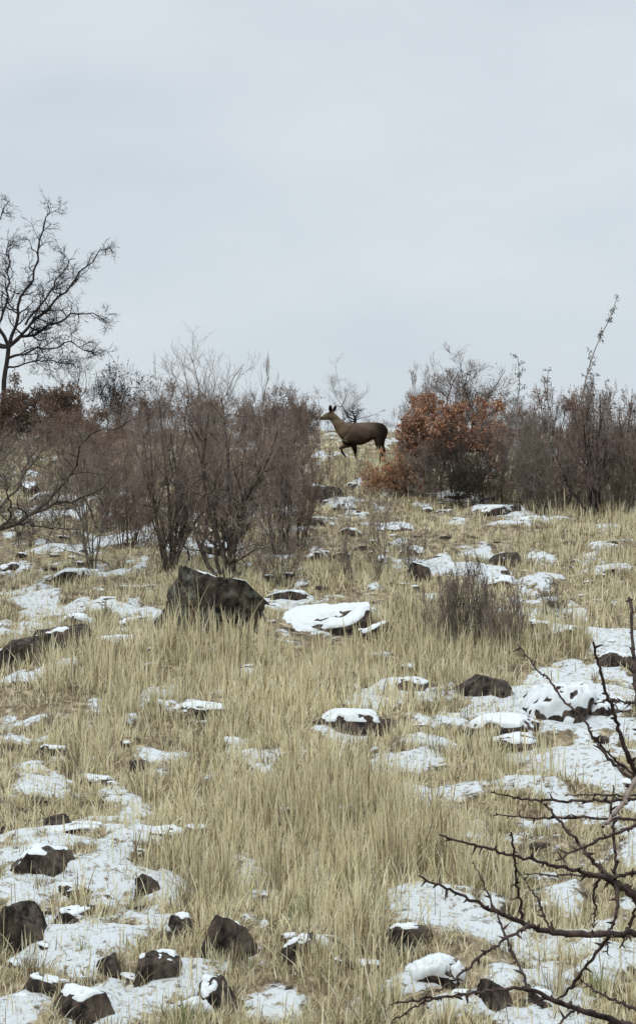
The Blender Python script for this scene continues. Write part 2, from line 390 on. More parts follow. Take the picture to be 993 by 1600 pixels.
rock(240, 1540, 86, 64, 'humped brown rock mottled with snow, below and left of the biggest bottom block', .35, 130)
rock(62, 1560, 86, 38, 'low black rock with white rim near the left edge, second lowest there', .5, 141)
rock(135, 1612, 130, 66, 'wide dark rock half veiled by straw at the bottom edge, lower left', .4, 152, thick=.03)
rock(345, 1592, 66, 74, 'dark wedge-shaped rock with a snow slope on its left, below the biggest bottom block', .35, 163, tilt=.35, depth=1.1, bias=.5)
rock(300, 1590, 80, 40, 'smooth snow-buried rock left of the dark wedge-shaped rock', 1.2, 164, thick=.05)
rock(228, 1408, 56, 42, 'dark stone at the upper edge of the bottom-left snowfield under straw', .2, 175)
rock(112, 1408, 60, 26, 'thin dark stone poking out of the snow between the arched-cap rock and the straw', .5, 176)
rock(170, 1530, 46, 44, 'small dark stone among straws, between the low black rock and the humped rock', .3, 177)
rock(470, 1500, 60, 44, 'small brown stone in the straw right of the biggest bottom block', .25, 178)
rock(640, 1480, 80, 34, 'dark stone under green and yellow straw, lower middle', .3, 179)
rock(238, 1116, 46, 34, 'small rounded stone capped white, alone in straw left of centre', .92, 186, thick=.03)
rock(300, 1122, 110, 30, 'row-like dark ledge right of the small white-capped stone', .45, 187)
rock(545, 1150, 130, 36, 'long flat slab under a white snow strip in mid slope', 1.1, 198, thick=.04, rough=.04)
rock(640, 1088, 96, 22, 'thin slab with a faint snow line above and right of the long white strip', .8, 199, rough=.04)
rock(112, 978, 90, 40, 'brown rock under a curved snow drift, left side of the slope', .6, 210, thick=.05)
rock(95, 1020, 100, 56, 'dark rock behind straws above the wavy snow strip at left', .25, 211)
rock(30, 1040, 90, 66, 'dark low bank of rock at the left edge behind upright straws', .12, 212)
rock(178, 1005, 84, 18, 'flat greenish-white snow-topped slab between the curved drift and the tall boulder', .9, 213, rough=.04)
rock(202, 982, 44, 26, 'small dark stone just left of the tall black boulder', .4, 214)
rock(108, 910, 66, 26, 'flat stone with a long straight snow top, left and higher up the slope', .8, 225, rough=.04)
rock(12, 896, 40, 22, 'snow-capped stone cut by the left edge above the dark bank', .7, 226)
rock(42, 772, 40, 32, 'small dark stone with a white lid seen through the leaning branch at left', .6, 237)
rock(60, 790, 44, 26, 'snow-streaked stone just below the white-lidded one at left', .75, 238)
rock(78, 690, 60, 16, 'snowy stone high on the left below the brown skyline thicket', .9, 239)
rock(335, 868, 70, 34, 'snow-dappled stones seen between the two main shrub stems', .7, 240)
rock(770, 808, 80, 26, 'white snow slab left of two near the foot of the right thicket', .92, 251, thick=.05, rough=.04)
rock(828, 815, 56, 18, 'narrower snow slab right of two near the foot of the right thicket', .92, 252, rough=.04)
rock(806, 803, 26, 26, 'little dark stone wedged between the two white slabs below the right thicket', .3, 253)
rock(708, 785, 48, 14, 'thin bright snow-topped stone under the russet oak shrub', .95, 254, rough=.04)
rock(672, 740, 30, 10, 'tiny white-topped stone inside the gap left of the russet shrub stems', .95, 255)
rock(554, 764, 26, 12, 'tiny bright snow patch on a stone below the deer', .95, 256)
rock(500, 785, 70, 34, 'dark broken rock row below and left of the deer', .3, 257)
rock(535, 798, 46, 18, 'flat stone with a bright snow bar, just below the dark broken row under the deer', .85, 258)
rock(620, 830, 60, 16, 'thin slanting snow-topped slab left of the small twiggy plant in mid slope', .85, 259, tilt=-.08)
rock(548, 838, 40, 20, 'snow-tipped stone left of the thin slanting slab', .7, 260)
rock(500, 880, 60, 22, 'two-layered pale flat stone right of the main shrub foot', .7, 261)
rock(642, 866, 50, 22, 'snow-dusted stone just above the small upright stone', .7, 262)
rock(600, 885, 40, 24, 'pale stone left of the small upright stone with a dark gap below', .7, 263)
rock(790, 885, 60, 36, 'dark round stone with a grass fringe in the mid-right slope', .2, 264)
rock(785, 918, 60, 30, 'pale low stone below the dark round one in the mid-right slope', .75, 265)
rock(900, 1000, 90, 26, 'flat snowy stone behind the thorn twigs at the right', .8, 266)
rock(835, 990, 70, 28, 'dark-edged stone right of the tall brown weeds', .5, 267)
rock(965, 1045, 80, 40, 'dark twig-covered stone near the right edge', .3, 268)
rock(960, 1120, 80, 40, 'snow-capped stone at the right edge beside the large snow-covered rock', .8, 269)
rock(770, 1592, 66, 66, 'black square-faced stone under the thorn branches at the bottom', .35, 280, depth=.7, thick=.04)
rock(675, 1545, 90, 32, 'low rounded stone with a smooth snow dome under the thorn branch tips', 1.15, 281, thick=.05, rough=.04, full=1)
rock(850, 1590, 60, 40, 'snow-covered stone right of the black square-faced one', .9, 282)
rock(85, 1188, 60, 26, 'pale-rimmed small stone high in the left straw', .6, 293)
rock(150, 1235, 66, 32, 'dark ledge with a straight pale rim in the left straw', .5, 294)
rock(85, 1298, 60, 36, 'black hollow-looking stone above the long snow bar at left', .1, 295)
rock(110, 1310, 130, 18, 'long slab under the snow bar at left', .85, 296, rough=.04)
rock(215, 1208, 40, 28, 'small dark pointed stone in the straw left of centre', .3, 297)
rock(300, 1312, 60, 34, 'dark stone with thin rim beside the short snow bar', .45, 298)
rock(245, 1314, 80, 20, 'slab under the short snow bar left of centre', .9, 299, rough=.04)
rock(440, 1285, 60, 34, 'black gap-faced stone in the tallest middle straw', .25, 310)
rock(540, 1280, 70, 22, 'thin stone with a pale rim right of the gap-faced stone', .5, 311)
rock(360, 1165, 46, 24, 'small angular snow-rimmed stone left of the long flat slab', .65, 312)
rock(725, 1320, 50, 30, 'small pale-capped stone at the tips of the upper thorn twigs', .6, 313)
rock(460, 945, 90, 30, 'grey slab behind the thick snow cushion', .7, 314)
rng = np.random.default_rng(77)
for i in range(290):
    py = float(rng.choice([rng.uniform(745, 1000), rng.uniform(780, 1000), rng.uniform(990, 1580)])); px = float(rng.uniform(0, 993)); wp = rng.uniform(14, 34) * (.8 + (py - 780) / 900)
    sn = rng.uniform(.3, .8)
    zone = ('among the shrub feet left of the deer' if px < 500 else 'below the russet shrub and right thicket') if py < 850 else ('on the slope left of the tall boulder' if px < 230 else 'around the tall boulder and snow cushion' if px < 620 else 'near the dark dead weeds at right') if py < 1010 else \
           ('in the straw left of centre' if px < 400 else 'in the straw right of centre' if px < 700 else 'behind the upper thorn twigs') if py < 1330 else ('in the bottom-left snowfield' if px < 430 else 'in the bottom middle straw' if px < 680 else 'under the lower thorn branches')
    rock(px, py, wp, wp * rng.uniform(.2, .4), 'small %s stone %s' % ('snow-dusted' if sn > .55 else 'bare brown', zone), sn if sn > .55 else 0, 400 + i, sub=3, group='small stones ' + zone)

# ------------------------------------------------------------------ branching plants
def norm(v): return v / (np.linalg.norm(v, axis=-1, keepdims=True) + 1e-9)
def poly_at(P, t):
    n, K, _ = P.shape; f = t * (K - 1); i = np.clip(f.astype(int), 0, K - 2); u = (f - i)[..., None]
    r = np.arange(n)
    return P[r, i] * (1 - u) + P[r, i + 1] * u, norm(P[r, i + 1] - P[r, i]), i, u[..., 0]
def grow(rng, P, Rr, m, t0, t1, l0, l1, a0, a1, up=.1, wig=.25, K=5, ratio=.6, tip=.25, rmin=.002, shrink=.5):
    n = len(P); idx = np.repeat(np.arange(n), m)
    t = rng.uniform(t0, t1, n * m)
    p, d, i, u = poly_at(P[idx], t)
    rp = Rr[idx, i] * (1 - u) + Rr[idx, i + 1] * u
    q = norm(np.cross(d, rng.normal(size=d.shape)))
    a = np.radians(rng.uniform(a0, a1, n * m))[:, None]
    d = norm(d * np.cos(a) + q * np.sin(a) + np.array([0, 0, up]))
    ln = rng.uniform(l0, l1, n * m) * (1 - shrink * t)
    out = np.zeros((n * m, K, 3)); out[:, 0] = p
    for k in range(1, K):
        d = norm(d + rng.normal(size=d.shape) * wig + np.array([0, 0, up * .5]))
        out[:, k] = out[:, k - 1] + d * (ln / (K - 1))[:, None]
    r0 = np.maximum(rp * ratio, rmin)
    rad = r0[:, None] * np.linspace(1, tip, K)[None]
    return out, np.maximum(rad, rmin * .6)
def tubes(P, Rr, sides=4):
    n, K, _ = P.shape
    T = np.zeros_like(P); T[:, 1:-1] = P[:, 2:] - P[:, :-2]; T[:, 0] = P[:, 1] - P[:, 0]; T[:, -1] = P[:, -1] - P[:, -2]
    T = norm(T)
    ref = np.where(np.abs(T[:, :1, 2:3]) < .8, np.array([[[0, 0, 1.0]]]), np.array([[[1.0, 0, 0]]]))
    A = norm(np.cross(T, np.broadcast_to(ref, T.shape))); Bn = np.cross(T, A)
    an = np.arange(sides) / sides * 2 * np.pi
    V = P[:, :, None] + Rr[:, :, None, None] * (A[:, :, None] * np.cos(an)[None, None, :, None] + Bn[:, :, None] * np.sin(an)[None, None, :, None])
    base = (np.arange(n) * K * sides)[:, None, None]
    k = np.arange(K - 1)[None, :, None] * sides; j = np.arange(sides)[None, None, :]; j2 = (j + 1) % sides
    F4 = np.stack([base + k + j, base + k + j2, base + k + sides + j2, base + k + sides + j], -1).reshape(-1, 4)
    return V.reshape(-1, 3), F4
def join(parts):
    Vs, Fs, o = [], [], 0
    for V, F4 in parts:
        Vs.append(V); Fs.append(F4 + o); o += len(V)
    return np.concatenate(Vs), np.concatenate(Fs)
def leaf_quads(rng, pts, size, cols, drop=.3, aspect=.55):
    n = len(pts); d = norm(rng.normal(size=(n, 3)) - np.array([0, 0, drop])); q = norm(np.cross(d, rng.normal(size=(n, 3)))); m = np.cross(d, q)
    s = size * rng.uniform(.6, 1.25, n)[:, None]
    a = pts; c = pts + d * s + m * s * .12; b = pts + d * s * .5 + q * s * aspect * .5 - m * s * .1; e = pts + d * s * .55 - q * s * aspect * .5 - m * s * .08
    V = np.stack([a, b, c, e], 1).reshape(-1, 3)
    F4 = np.arange(n * 4).reshape(-1, 4)
    col = cols[rng.integers(0, len(cols), n)] * rng.uniform(.7, 1.3, n)[:, None]
    return V, F4, np.repeat(col, 4, 0)

RUSSET = np.array([(.42, .215, .125), (.50, .285, .17), (.35, .17, .105), (.50, .35, .23), (.26, .13, .085), (.21, .115, .08)])
ORANGE = np.array([(.48, .26, .14), (.54, .32, .18), (.42, .19, .10), (.46, .34, .2)])
BROWN = np.array([(.13, .082, .058), (.18, .12, .082), (.10, .066, .05), (.22, .15, .105)])
DKLEAF = np.array([(.06, .03, .028), (.09, .045, .035), (.12, .06, .045)])
GREYL = np.array([(.10, .11, .105), (.14, .145, .135), (.08, .075, .07)])

def shrub(px, py, top, wp, label, seed, name='bare_shrub', stems=7, br=8, sub=7, tw=6, splay=38, mats=(None, None), leaves=None, nleaf=0, lsize=.045, bspread=.12,
          leafbox=None, lean=0, depth=.85, tsize=.0027, up=.16, stem_r=.02, group=None, fine=1, cat='shrub', droop=0, Y=None, tlen=1.0, trunkh=0, wig=.2, clump=.5, flat=.0):
    """a shrub rooted where the photograph shows its foot, grown level by level and fitted to its height and width"""
    rng = np.random.default_rng(seed)
    if Y is None: x, y, z = at(px, py)
    else:
        y = Y; x = (px - 496.5) / FPX * y; z = float(H0(x, y))
    h = (CAMZ - (top - 800) / FPX * y) - z; wd = wp / FPX * y
    K = 8
    a = rng.uniform(0, 2 * np.pi, stems); s = np.radians(rng.uniform(.15, 1, stems) * splay)
    d = np.stack([np.cos(a) * np.sin(s), np.sin(a) * np.sin(s) * depth, np.cos(s)], 1); d[:, 0] += lean
    P = np.zeros((stems, K, 3)); P[:, 0] = np.stack([np.cos(a), np.sin(a), -2 * np.ones(stems)], 1) * .03 * max(1, h / 2)
    P[:, 0, 0] += rng.uniform(-.5, .5, stems) * wd * bspread * (0 if trunkh else 1); P[:, 0, 1] += rng.uniform(-.5, .5, stems) * wd * bspread * (0 if trunkh else 1)
    ln = h * rng.uniform(.45, .95, stems)
    if trunkh: P[:, 0] *= .1; 
    for k in range(1, K):
        if trunkh and k <= 2: d_ = norm(d * .15 + np.array([lean, 0, 1])); P[:, k] = P[:, k - 1] + d_ * (trunkh * h / 2); continue
        d = norm(d + rng.normal(size=d.shape) * wig + np.array([0, 0, .09 - droop])); P[:, k] = P[:, k - 1] + d * (ln / (K - 1))[:, None]
    Rr = stem_r * h / 2.4 * rng.uniform(.7, 1.15, stems)[:, None] * np.linspace(1, .3, K)[None]
    P1, R1 = grow(rng, P, Rr, br, .12, .97, h * .2, h * .48, *((22, 62) if up > .3 else (28, 78)), up * (.7 if up > .3 else .35), .26, 6, .6, .3, tsize)
    P2, R2 = grow(rng, P1, R1, sub, .15, 1, h * .11, h * .25, *((22, 60) if up > .3 else (26, 75)), up * (1 if up > .3 else .5), .3, 5, .6, .35, tsize)
    P3, R3 = grow(rng, P2, R2, tw, .1, 1, h * .045 * tlen, h * .11 * tlen, 20, 65, up, .25, 4, .7, .5, tsize * .75)
    allp = np.concatenate([P2.reshape(-1, 3), P3.reshape(-1, 3)])
    hx = max(np.percentile(allp[:, 0], 99), -np.percentile(allp[:, 0], 1)); hy = np.percentile(np.abs(allp[:, 1]), 98.5); hz = np.percentile(allp[:, 2], 99.6)
    sx = (wd / 2) / hx; sz = h / hz
    # fit; keep the crown's middle where the photo has it
    S = np.array([sx, sx * depth if hy * sx > wd * .5 * 1.1 else sx, sz])
    P, P1, P2, P3 = P * S, P1 * S, P2 * S, P3 * S
    root = empty(name, (x, y, z))
    ms, mt = mats[0] or M_stem, mats[1] or M_twig
    link('stems' if not trunkh else 'trunk', mesh('stems', *tubes(P, Rr, 6)), ms, root)
    link('branches', mesh('branches', *tubes(P1, R1, 4)), ms, root)
    link('twigs', mesh('twigs', *join([tubes(P2, R2, 3), tubes(P3, R3, 3)])), mt, root)
    if nleaf:
        pts = P3[rng.integers(0, len(P3), nleaf * 3), rng.integers(1, 4, nleaf * 3)]
        pz = pts[:, 2] / h
        keep = rng.uniform(size=len(pts)) < sstep(.12, .3, pz)
        cl = fbm(pts[:, 0] * 2.2 + seed, pts[:, 1] * 2.2, pts[:, 2] * 2.2, s=9, o=2)      # leaves stay on in clumps
        keep &= cl > rng.uniform(-clump, clump * .4, len(pts))
        if leafbox is not None:
            (bx0, bx1, bz0, bz1) = leafbox; keep &= (pts[:, 0] / (wd / 2) > bx0) & (pts[:, 0] / (wd / 2) < bx1) & (pz > bz0) & (pz < bz1)
        pts = pts[keep][:nleaf]
        V, F4, col = leaf_quads(rng, pts, lsize, leaves)
        link('leaves', mesh('leaves', V, F4, col), M_leaf, root, smooth=False)
    return tag(root, label, cat, group)

T = (M_stem, M_twig); TR = (M_stem, M_twig_red); TD = (M_dark, M_dark); TP = (M_pale, M_pale); TO = (M_olive, M_twig); TO2 = (M_olive, M_olive)
# foreground shrubs of the middle-left thicket
shrub(357, 905, 598, 250, 'large bare V-shaped shrub with thick dark stem behind the tall boulder', 3, stems=8, br=9, sub=8, tw=5, splay=48, mats=T, stem_r=.034)
shrub(268, 895, 612, 210, 'dark many-stemmed bare shrub left of the large V-shaped one', 8, stems=9, br=9, sub=8, tw=5, splay=36, mats=T, stem_r=.026)
shrub(435, 870, 628, 125, 'low twiggy purple-brown shrub on the right flank of the large V-shaped shrub', 14, stems=9, br=8, sub=7, tw=5, splay=34, mats=T, stem_r=.014)
shrub(440, 915, 740, 130, 'small airy bush of fine twigs at the right foot of the large shrub', 15, stems=9, br=6, sub=5, tw=5, splay=40, mats=TO, stem_r=.012)
shrub(145, 893, 690, 150, 'thin leaning shrub with two crossing dark stems on the left slope', 19, stems=5, br=7, sub=6, tw=5, splay=26, mats=TO, stem_r=.022, lean=-.12)
shrub(205, 830, 640, 150, 'grey-brown twiggy shrub behind the thin leaning shrub', 22, stems=9, br=8, sub=8, tw=5, splay=42, mats=TO)
shrub(170, 770, 630, 160, 'brown twiggy bush at the left end of the thicket', 23, stems=10, br=9, sub=8, tw=5, splay=48, mats=TR, bspread=.5)
shrub(285, 800, 612, 190, 'rounded purple-brown bush behind the large shrub, left half of the thicket', 25, stems=11, br=9, sub=7, tw=5, splay=50, mats=TR, bspread=.5)
shrub(395, 800, 612, 190, 'rounded purple-brown bush behind the large shrub, right half of the thicket', 26, stems=11, br=9, sub=7, tw=5, splay=50, mats=TR, bspread=.5)
shrub(445, 775, 618, 105, 'reddish-brown bush at the right end of the thicket, facing the deer', 27, stems=11, br=9, sub=8, tw=5, splay=40, mats=TR, bspread=.5)
shrub(322, 735, 517, 150, 'tall sparse grey sapling with straight shoots rising above the thicket', 31, 'sapling', stems=8, br=6, sub=5, tw=3, splay=26, mats=(M_olive, M_twig), stem_r=.015, up=.4, tlen=.8)
shrub(262, 735, 556, 60, 'slim grey sapling left of the tall sparse one', 33, 'sapling', stems=4, br=5, sub=4, tw=3, splay=16, mats=(M_olive, M_twig), stem_r=.012, up=.4)
shrub(392, 735, 556, 70, 'slim upright sapling right of the tall sparse one', 34, 'sapling', stems=4, br=6, sub=5, tw=3, splay=20, mats=(M_olive, M_twig), stem_r=.014, up=.4)
shrub(437, 735, 584, 50, 'short grey sapling tuft above the right end of the thicket', 35, 'sapling', stems=5, br=5, sub=5, tw=4, splay=18, mats=TO, stem_r=.012, up=.4)
shrub(470, 730, 596, 44, 'faint thin sapling nearest the deer head', 36, 'sapling', stems=4, br=4, sub=4, tw=3, splay=20, mats=TO, stem_r=.010, up=.4)
shrub(455, 860, 690, 110, 'fine red-brown brush right of the large shrub, above its right foot', 98, stems=10, br=8, sub=7, tw=5, splay=50, bspread=.5, mats=TR)
shrub(480, 815, 700, 80, 'small brown bush at the right foot of the thicket, below the deer head', 99, stems=9, br=8, sub=6, tw=5, splay=50, bspread=.5, mats=TR)
shrub(330, 850, 660, 200, 'fine brown brush filling the space between the two main shrub stems', 100, stems=10, br=7, sub=6, tw=4, splay=54, bspread=.7, mats=TR)
shrub(200, 860, 680, 120, 'low grey-brown brush left of the many-stemmed shrub', 101, stems=10, br=8, sub=7, tw=5, splay=54, bspread=.6, mats=TR)
shrub(60, 850, 700, 140, 'sparse grey-brown bush low at the left under the bent limbs', 103, stems=8, br=7, sub=6, tw=4, splay=54, bspread=.6, mats=TO)
shrub(120, 760, 645, 140, 'brown brush on the left slope above the thin leaning shrub', 104, stems=10, br=8, sub=7, tw=5, splay=54, bspread=.6, mats=TR)
shrub(20, 730, 640, 130, 'brown brush at the left edge just below the skyline bushes', 105, stems=10, br=8, sub=7, tw=5, splay=54, bspread=.6, mats=TR)
# left skyline
LQ = dict(stems=12, br=10, sub=9, tw=6, splay=58, bspread=.45)
shrub(15, 700, 588, 150, 'dense rust-brown bush on the skyline at the far left', 41, 'leafy_bush', mats=TR, leaves=BROWN, nleaf=12000, lsize=.05, Y=42, clump=.9, **LQ)
shrub(92, 700, 600, 140, 'dense rust-brown bush right of the far-left one on the skyline', 42, 'leafy_bush', mats=TR, leaves=BROWN, nleaf=10000, lsize=.05, Y=42, clump=.9, **LQ)
shrub(178, 700, 568, 110, 'dark twiggy bush with knobbly tops on the skyline left of the slim grey sapling', 43, stems=9, br=8, sub=7, tw=5, splay=40, mats=TD, leaves=DKLEAF, nleaf=1200, lsize=.05, Y=43)
shrub(225, 700, 594, 110, 'brown bush under the slim grey sapling on the skyline', 44, mats=TR, leaves=BROWN, nleaf=1600, Y=42.5, **LQ)
shrub(138, 700, 618, 160, 'low reddish-brown scrub filling the skyline gap below the crooked little tree', 45, mats=TR, leaves=BROWN, nleaf=4500, Y=41, **LQ)
shrub(310, 700, 606, 170, 'dark brown scrub along the skyline behind the tall sparse sapling', 46, mats=TR, leaves=BROWN, nleaf=2000, Y=42, **LQ)
shrub(410, 700, 606, 150, 'brown scrub on the skyline behind the slim upright sapling', 49, mats=TR, leaves=BROWN, nleaf=1600, Y=42.5, **LQ)
shrub(463, 705, 612, 76, 'brown scrub on the skyline behind the short grey sapling tuft', 47, mats=TR, leaves=BROWN, nleaf=900, Y=42, **LQ)
shrub(120, 668, 560, 80, 'crooked little dark tree on the left skyline', 48, 'small_tree', stems=3, br=7, sub=7, tw=6, splay=44, mats=TD, stem_r=.03, cat='tree', wig=.3, up=.1, Y=45)
# behind and beside the deer
shrub(536, 690, 556, 80, 'small pale grey tree rising behind the deer', 51, 'small_tree', stems=4, br=7, sub=5, tw=4, splay=26, mats=TP, stem_r=.014, cat='tree', up=.45, trunkh=.25, Y=49)
shrub(556, 690, 606, 74, 'little dark forked tree just behind the back of the deer', 52, 'small_tree', stems=3, br=6, sub=5, tw=4, splay=52, mats=TD, stem_r=.055, cat='tree', up=.1, trunkh=.3, Y=47, wig=.3)
shrub(520, 690, 636, 60, 'low dark twiggy scrub on the skyline behind the deer shoulders', 53, stems=6, br=5, sub=4, tw=3, splay=40, mats=TD, Y=48)
shrub(585, 690, 640, 60, 'low grey scrub on the skyline behind the deer rump', 55, stems=7, br=6, sub=5, tw=3, splay=40, mats=TO, Y=49)
shrub(634, 700, 606, 56, 'thin grey scrub between the deer and the russet shrub', 54, stems=7, br=6, sub=6, tw=4, splay=34, mats=TO, Y=44)
# russet group
shrub(662, 700, 560, 80, 'grey feathery bare tree at the left back of the russet shrub', 61, 'small_tree', stems=6, br=8, sub=7, tw=5, splay=30, mats=(M_olive, M_twig), stem_r=.016, cat='tree', up=.35, Y=43)
shrub(728, 710, 550, 160, 'dark bare tree with upright limbs behind the russet shrub', 62, 'small_tree', stems=10, br=9, sub=8, tw=6, splay=36, mats=(M_dark, M_twig), stem_r=.026, cat='tree', up=.35, leaves=DKLEAF, nleaf=1500, leafbox=(-1, 1, .3, .85), Y=41)
shrub(676, 768, 606, 108, 'russet oak shrub hung with dry orange-brown leaves, left half', 63, 'oak_shrub', stems=10, br=9, sub=8, tw=4, splay=50, mats=TR, leaves=RUSSET, nleaf=7500, lsize=.06, leafbox=(-1.2, 1.2, .36, .95), bspread=.3, clump=1.1)
shrub(722, 772, 610, 135, 'russet oak shrub hung with dry red-orange leaves, right half', 64, 'oak_shrub', stems=10, br=9, sub=8, tw=4, splay=50, mats=TR, leaves=RUSSET, nleaf=7000, lsize=.06, leafbox=(-1.2, 1.2, .42, .92), bspread=.3, clump=1.1)
shrub(612, 780, 702, 90, 'low light-orange leafy shrub in front of the deer hind legs', 65, 'oak_shrub', stems=10, br=9, sub=7, tw=4, splay=52, mats=TO, leaves=ORANGE, nleaf=3600, lsize=.055, bspread=.3, clump=1.1)
shrub(725, 788, 665, 130, 'dark brown dense bush at the foot of the russet shrub', 66, stems=14, br=10, sub=8, tw=7, splay=42, mats=(M_dark, M_stem), stem_r=.014, bspread=.5)
shrub(668, 780, 680, 100, 'grey twiggy undergrowth left of the dark brown bush under the russet shrub', 67, stems=10, br=8, sub=7, tw=5, splay=44, mats=TO, bspread=.6)
shrub(785, 790, 640, 90, 'thin brown shrub with a few rusty leaves right of the russet shrub', 68, stems=8, br=8, sub=7, tw=5, splay=38, mats=TO, leaves=RUSSET, nleaf=420)
# right thicket
shrub(805, 720, 612, 120, 'grey-brown bush on the skyline right of the dark bare tree', 71, mats=T, Y=40, **LQ)
shrub(862, 730, 604, 115, 'bush with a reddish leafy crest on the right skyline', 72, 'leafy_bush', mats=TR, leaves=np.array([(.22, .075, .04), (.15, .07, .045)]), nleaf=1500, leafbox=(-1, 1, .7, 1.2), **LQ)
shrub(845, 795, 650, 130, 'olive-brown open shrub in front of the reddish-crested bush', 73, stems=10, br=9, sub=7, tw=5, splay=44, mats=TO2, stem_r=.014, bspread=.4)
shrub(932, 806, 606, 150, 'black-stemmed shrub at the right with snow-grey twigs', 74, stems=9, br=10, sub=8, tw=6, splay=46, mats=(M_dark, M_twig), stem_r=.026, leaves=DKLEAF, nleaf=700, bspread=.4)
shrub(985, 795, 596, 110, 'tall twiggy shrub cut by the right edge', 75, stems=10, br=9, sub=8, tw=5, splay=38, mats=T, leaves=DKLEAF, nleaf=700, bspread=.4)
shrub(900, 750, 622, 130, 'brown bush behind the black-stemmed shrub', 76, mats=TR, **LQ)
shrub(965, 740, 606, 110, 'brown bush on the skyline behind the right-edge shrub', 77, mats=T, leaves=BROWN, nleaf=700, **LQ)
shrub(1040, 790, 610, 130, 'bare bush just beyond the right edge', 78, stems=8, br=8, sub=6, tw=4, splay=42, mats=T)
shrub(820, 780, 655, 110, 'warm olive open bush between the russet shrub and the black-stemmed shrub', 92, mats=TO, **LQ)
shrub(880, 800, 680, 120, 'low straw-brown bush at the front of the right thicket', 93, mats=TO, **LQ)
shrub(965, 805, 670, 120, 'low grey-brown bush at the front of the right-edge shrub', 94, mats=TO, **LQ)
shrub(95, 800, 668, 130, 'open brown bush low on the left slope behind the leaning limbs', 95, stems=9, br=8, sub=6, tw=4, splay=50, bspread=.5, mats=TR)
shrub(160, 830, 650, 130, 'fine brown bush at the lower left corner of the thicket', 96, stems=9, br=8, sub=7, tw=5, splay=50, bspread=.5, mats=TR)
shrub(30, 770, 660, 130, 'sparse olive bush on the left slope below the rust-brown bushes', 97, stems=8, br=7, sub=6, tw=4, splay=50, bspread=.5, mats=TO)
# small twiggy plants on the open slope
shrub(545, 905, 770, 100, 'low crooked twiggy plant right of the shrub foot, leftmost of three on the open slope', 81, 'twiggy_plant', stems=6, br=6, sub=5, tw=3, splay=40, mats=TO, stem_r=.016, up=.05, wig=.28, cat='plant')
shrub(592, 905, 760, 90, 'low crooked twiggy plant in the middle of three on the open slope', 82, 'twiggy_plant', stems=6, br=6, sub=5, tw=3, splay=34, mats=TO, stem_r=.014, up=.05, wig=.28, cat='plant')
shrub(640, 890, 790, 90, 'low crooked twiggy plant, rightmost of three on the open slope', 83, 'twiggy_plant', stems=6, br=6, sub=5, tw=3, splay=44, mats=TO, stem_r=.014, up=.05, wig=.28, cat='plant')
shrub(505, 785, 730, 110, 'thin dark weeds in front of the deer', 84, 'twiggy_plant', stems=9, br=5, sub=4, tw=3, splay=40, mats=TO, stem_r=.018, cat='plant', bspread=.8)
shrub(528, 760, 706, 40, 'thin dry sprig in front of the raised foreleg of the deer', 89, 'twiggy_plant', stems=5, br=4, sub=3, tw=2, splay=26, mats=TO, stem_r=.02, cat='plant')
shrub(572, 755, 704, 60, 'thin dry sprigs hiding the hind legs of the deer', 102, 'twiggy_plant', stems=12, br=4, sub=3, tw=3, splay=30, mats=TO, stem_r=.014, cat='plant', bspread=.8)
shrub(560, 800, 755, 90, 'low dark weeds below the deer and left of the light-orange shrub', 90, 'twiggy_plant', stems=9, br=5, sub=4, tw=3, splay=46, mats=TO, stem_r=.018, cat='plant', bspread=.8)
shrub(700, 1010, 880, 90, 'tall dark-brown dead weeds in mid slope, left clump', 85, 'dead_weeds', stems=34, br=5, sub=3, tw=2, splay=8, mats=(M_olive, M_twig), stem_r=.010, cat='plant', up=.4, wig=.1, bspread=1.1)
shrub(735, 1005, 862, 80, 'tallest dark-brown dead weeds in mid slope, middle clump', 91, 'dead_weeds', stems=30, br=5, sub=3, tw=2, splay=7, mats=(M_stem, M_olive), stem_r=.010, cat='plant', up=.4, wig=.1, bspread=1.1)
shrub(780, 1020, 900, 90, 'tall dark-brown dead weeds in mid slope, right clump', 86, 'dead_weeds', stems=34, br=5, sub=3, tw=2, splay=8, mats=(M_olive, M_twig), stem_r=.010, cat='plant', up=.4, wig=.1, bspread=1.1)
shrub(862, 960, 905, 50, 'small olive herb tuft right of the dead weeds', 87, 'dead_weeds', stems=12, br=5, sub=4, tw=2, splay=40, mats=TO2, stem_r=.014, cat='plant')
shrub(-15, 1010, 930, 80, 'dark twig clump entering from the left edge', 88, stems=5, br=4, sub=4, tw=2, splay=60, mats=T, stem_r=.02)

# ------------------------------------------------------------------ plants with limbs laid out by hand
def resample(pts, K):
    p = np.array(pts, float); s = np.concatenate([[0], np.cumsum(np.linalg.norm(np.diff(p[:, :3], axis=0), axis=1))])
    t = np.linspace(0, s[-1], K); o = np.stack([np.interp(t, s, p[:, c]) for c in range(p.shape[1])], 1)
    q = o.copy(); q[1:-1] = (o[:-2] + 2 * o[1:-1] + o[2:]) / 4
    return q
def limbs(defs, Y, K, spread, rng, k=.6):
    """defs: list of [(px, py, r_px), ...]; every limb leaves the picture plane by a gentle random swing in depth"""
    P, Rr = [], []
    for i, (pl, dy) in enumerate(defs):
        n = len(pl); a = []
        for j, (px, py, r) in enumerate(pl):
            yy = Y + dy * (j / max(n - 1, 1)) ** 1.2
            X, _, Z = PXP(px, py, yy); a.append((X, yy, Z, r / FPX * Y * k))
        q = resample(a, K); P.append(q[:, :3]); Rr.append(q[:, 3])
    return np.array(P), np.array(Rr)
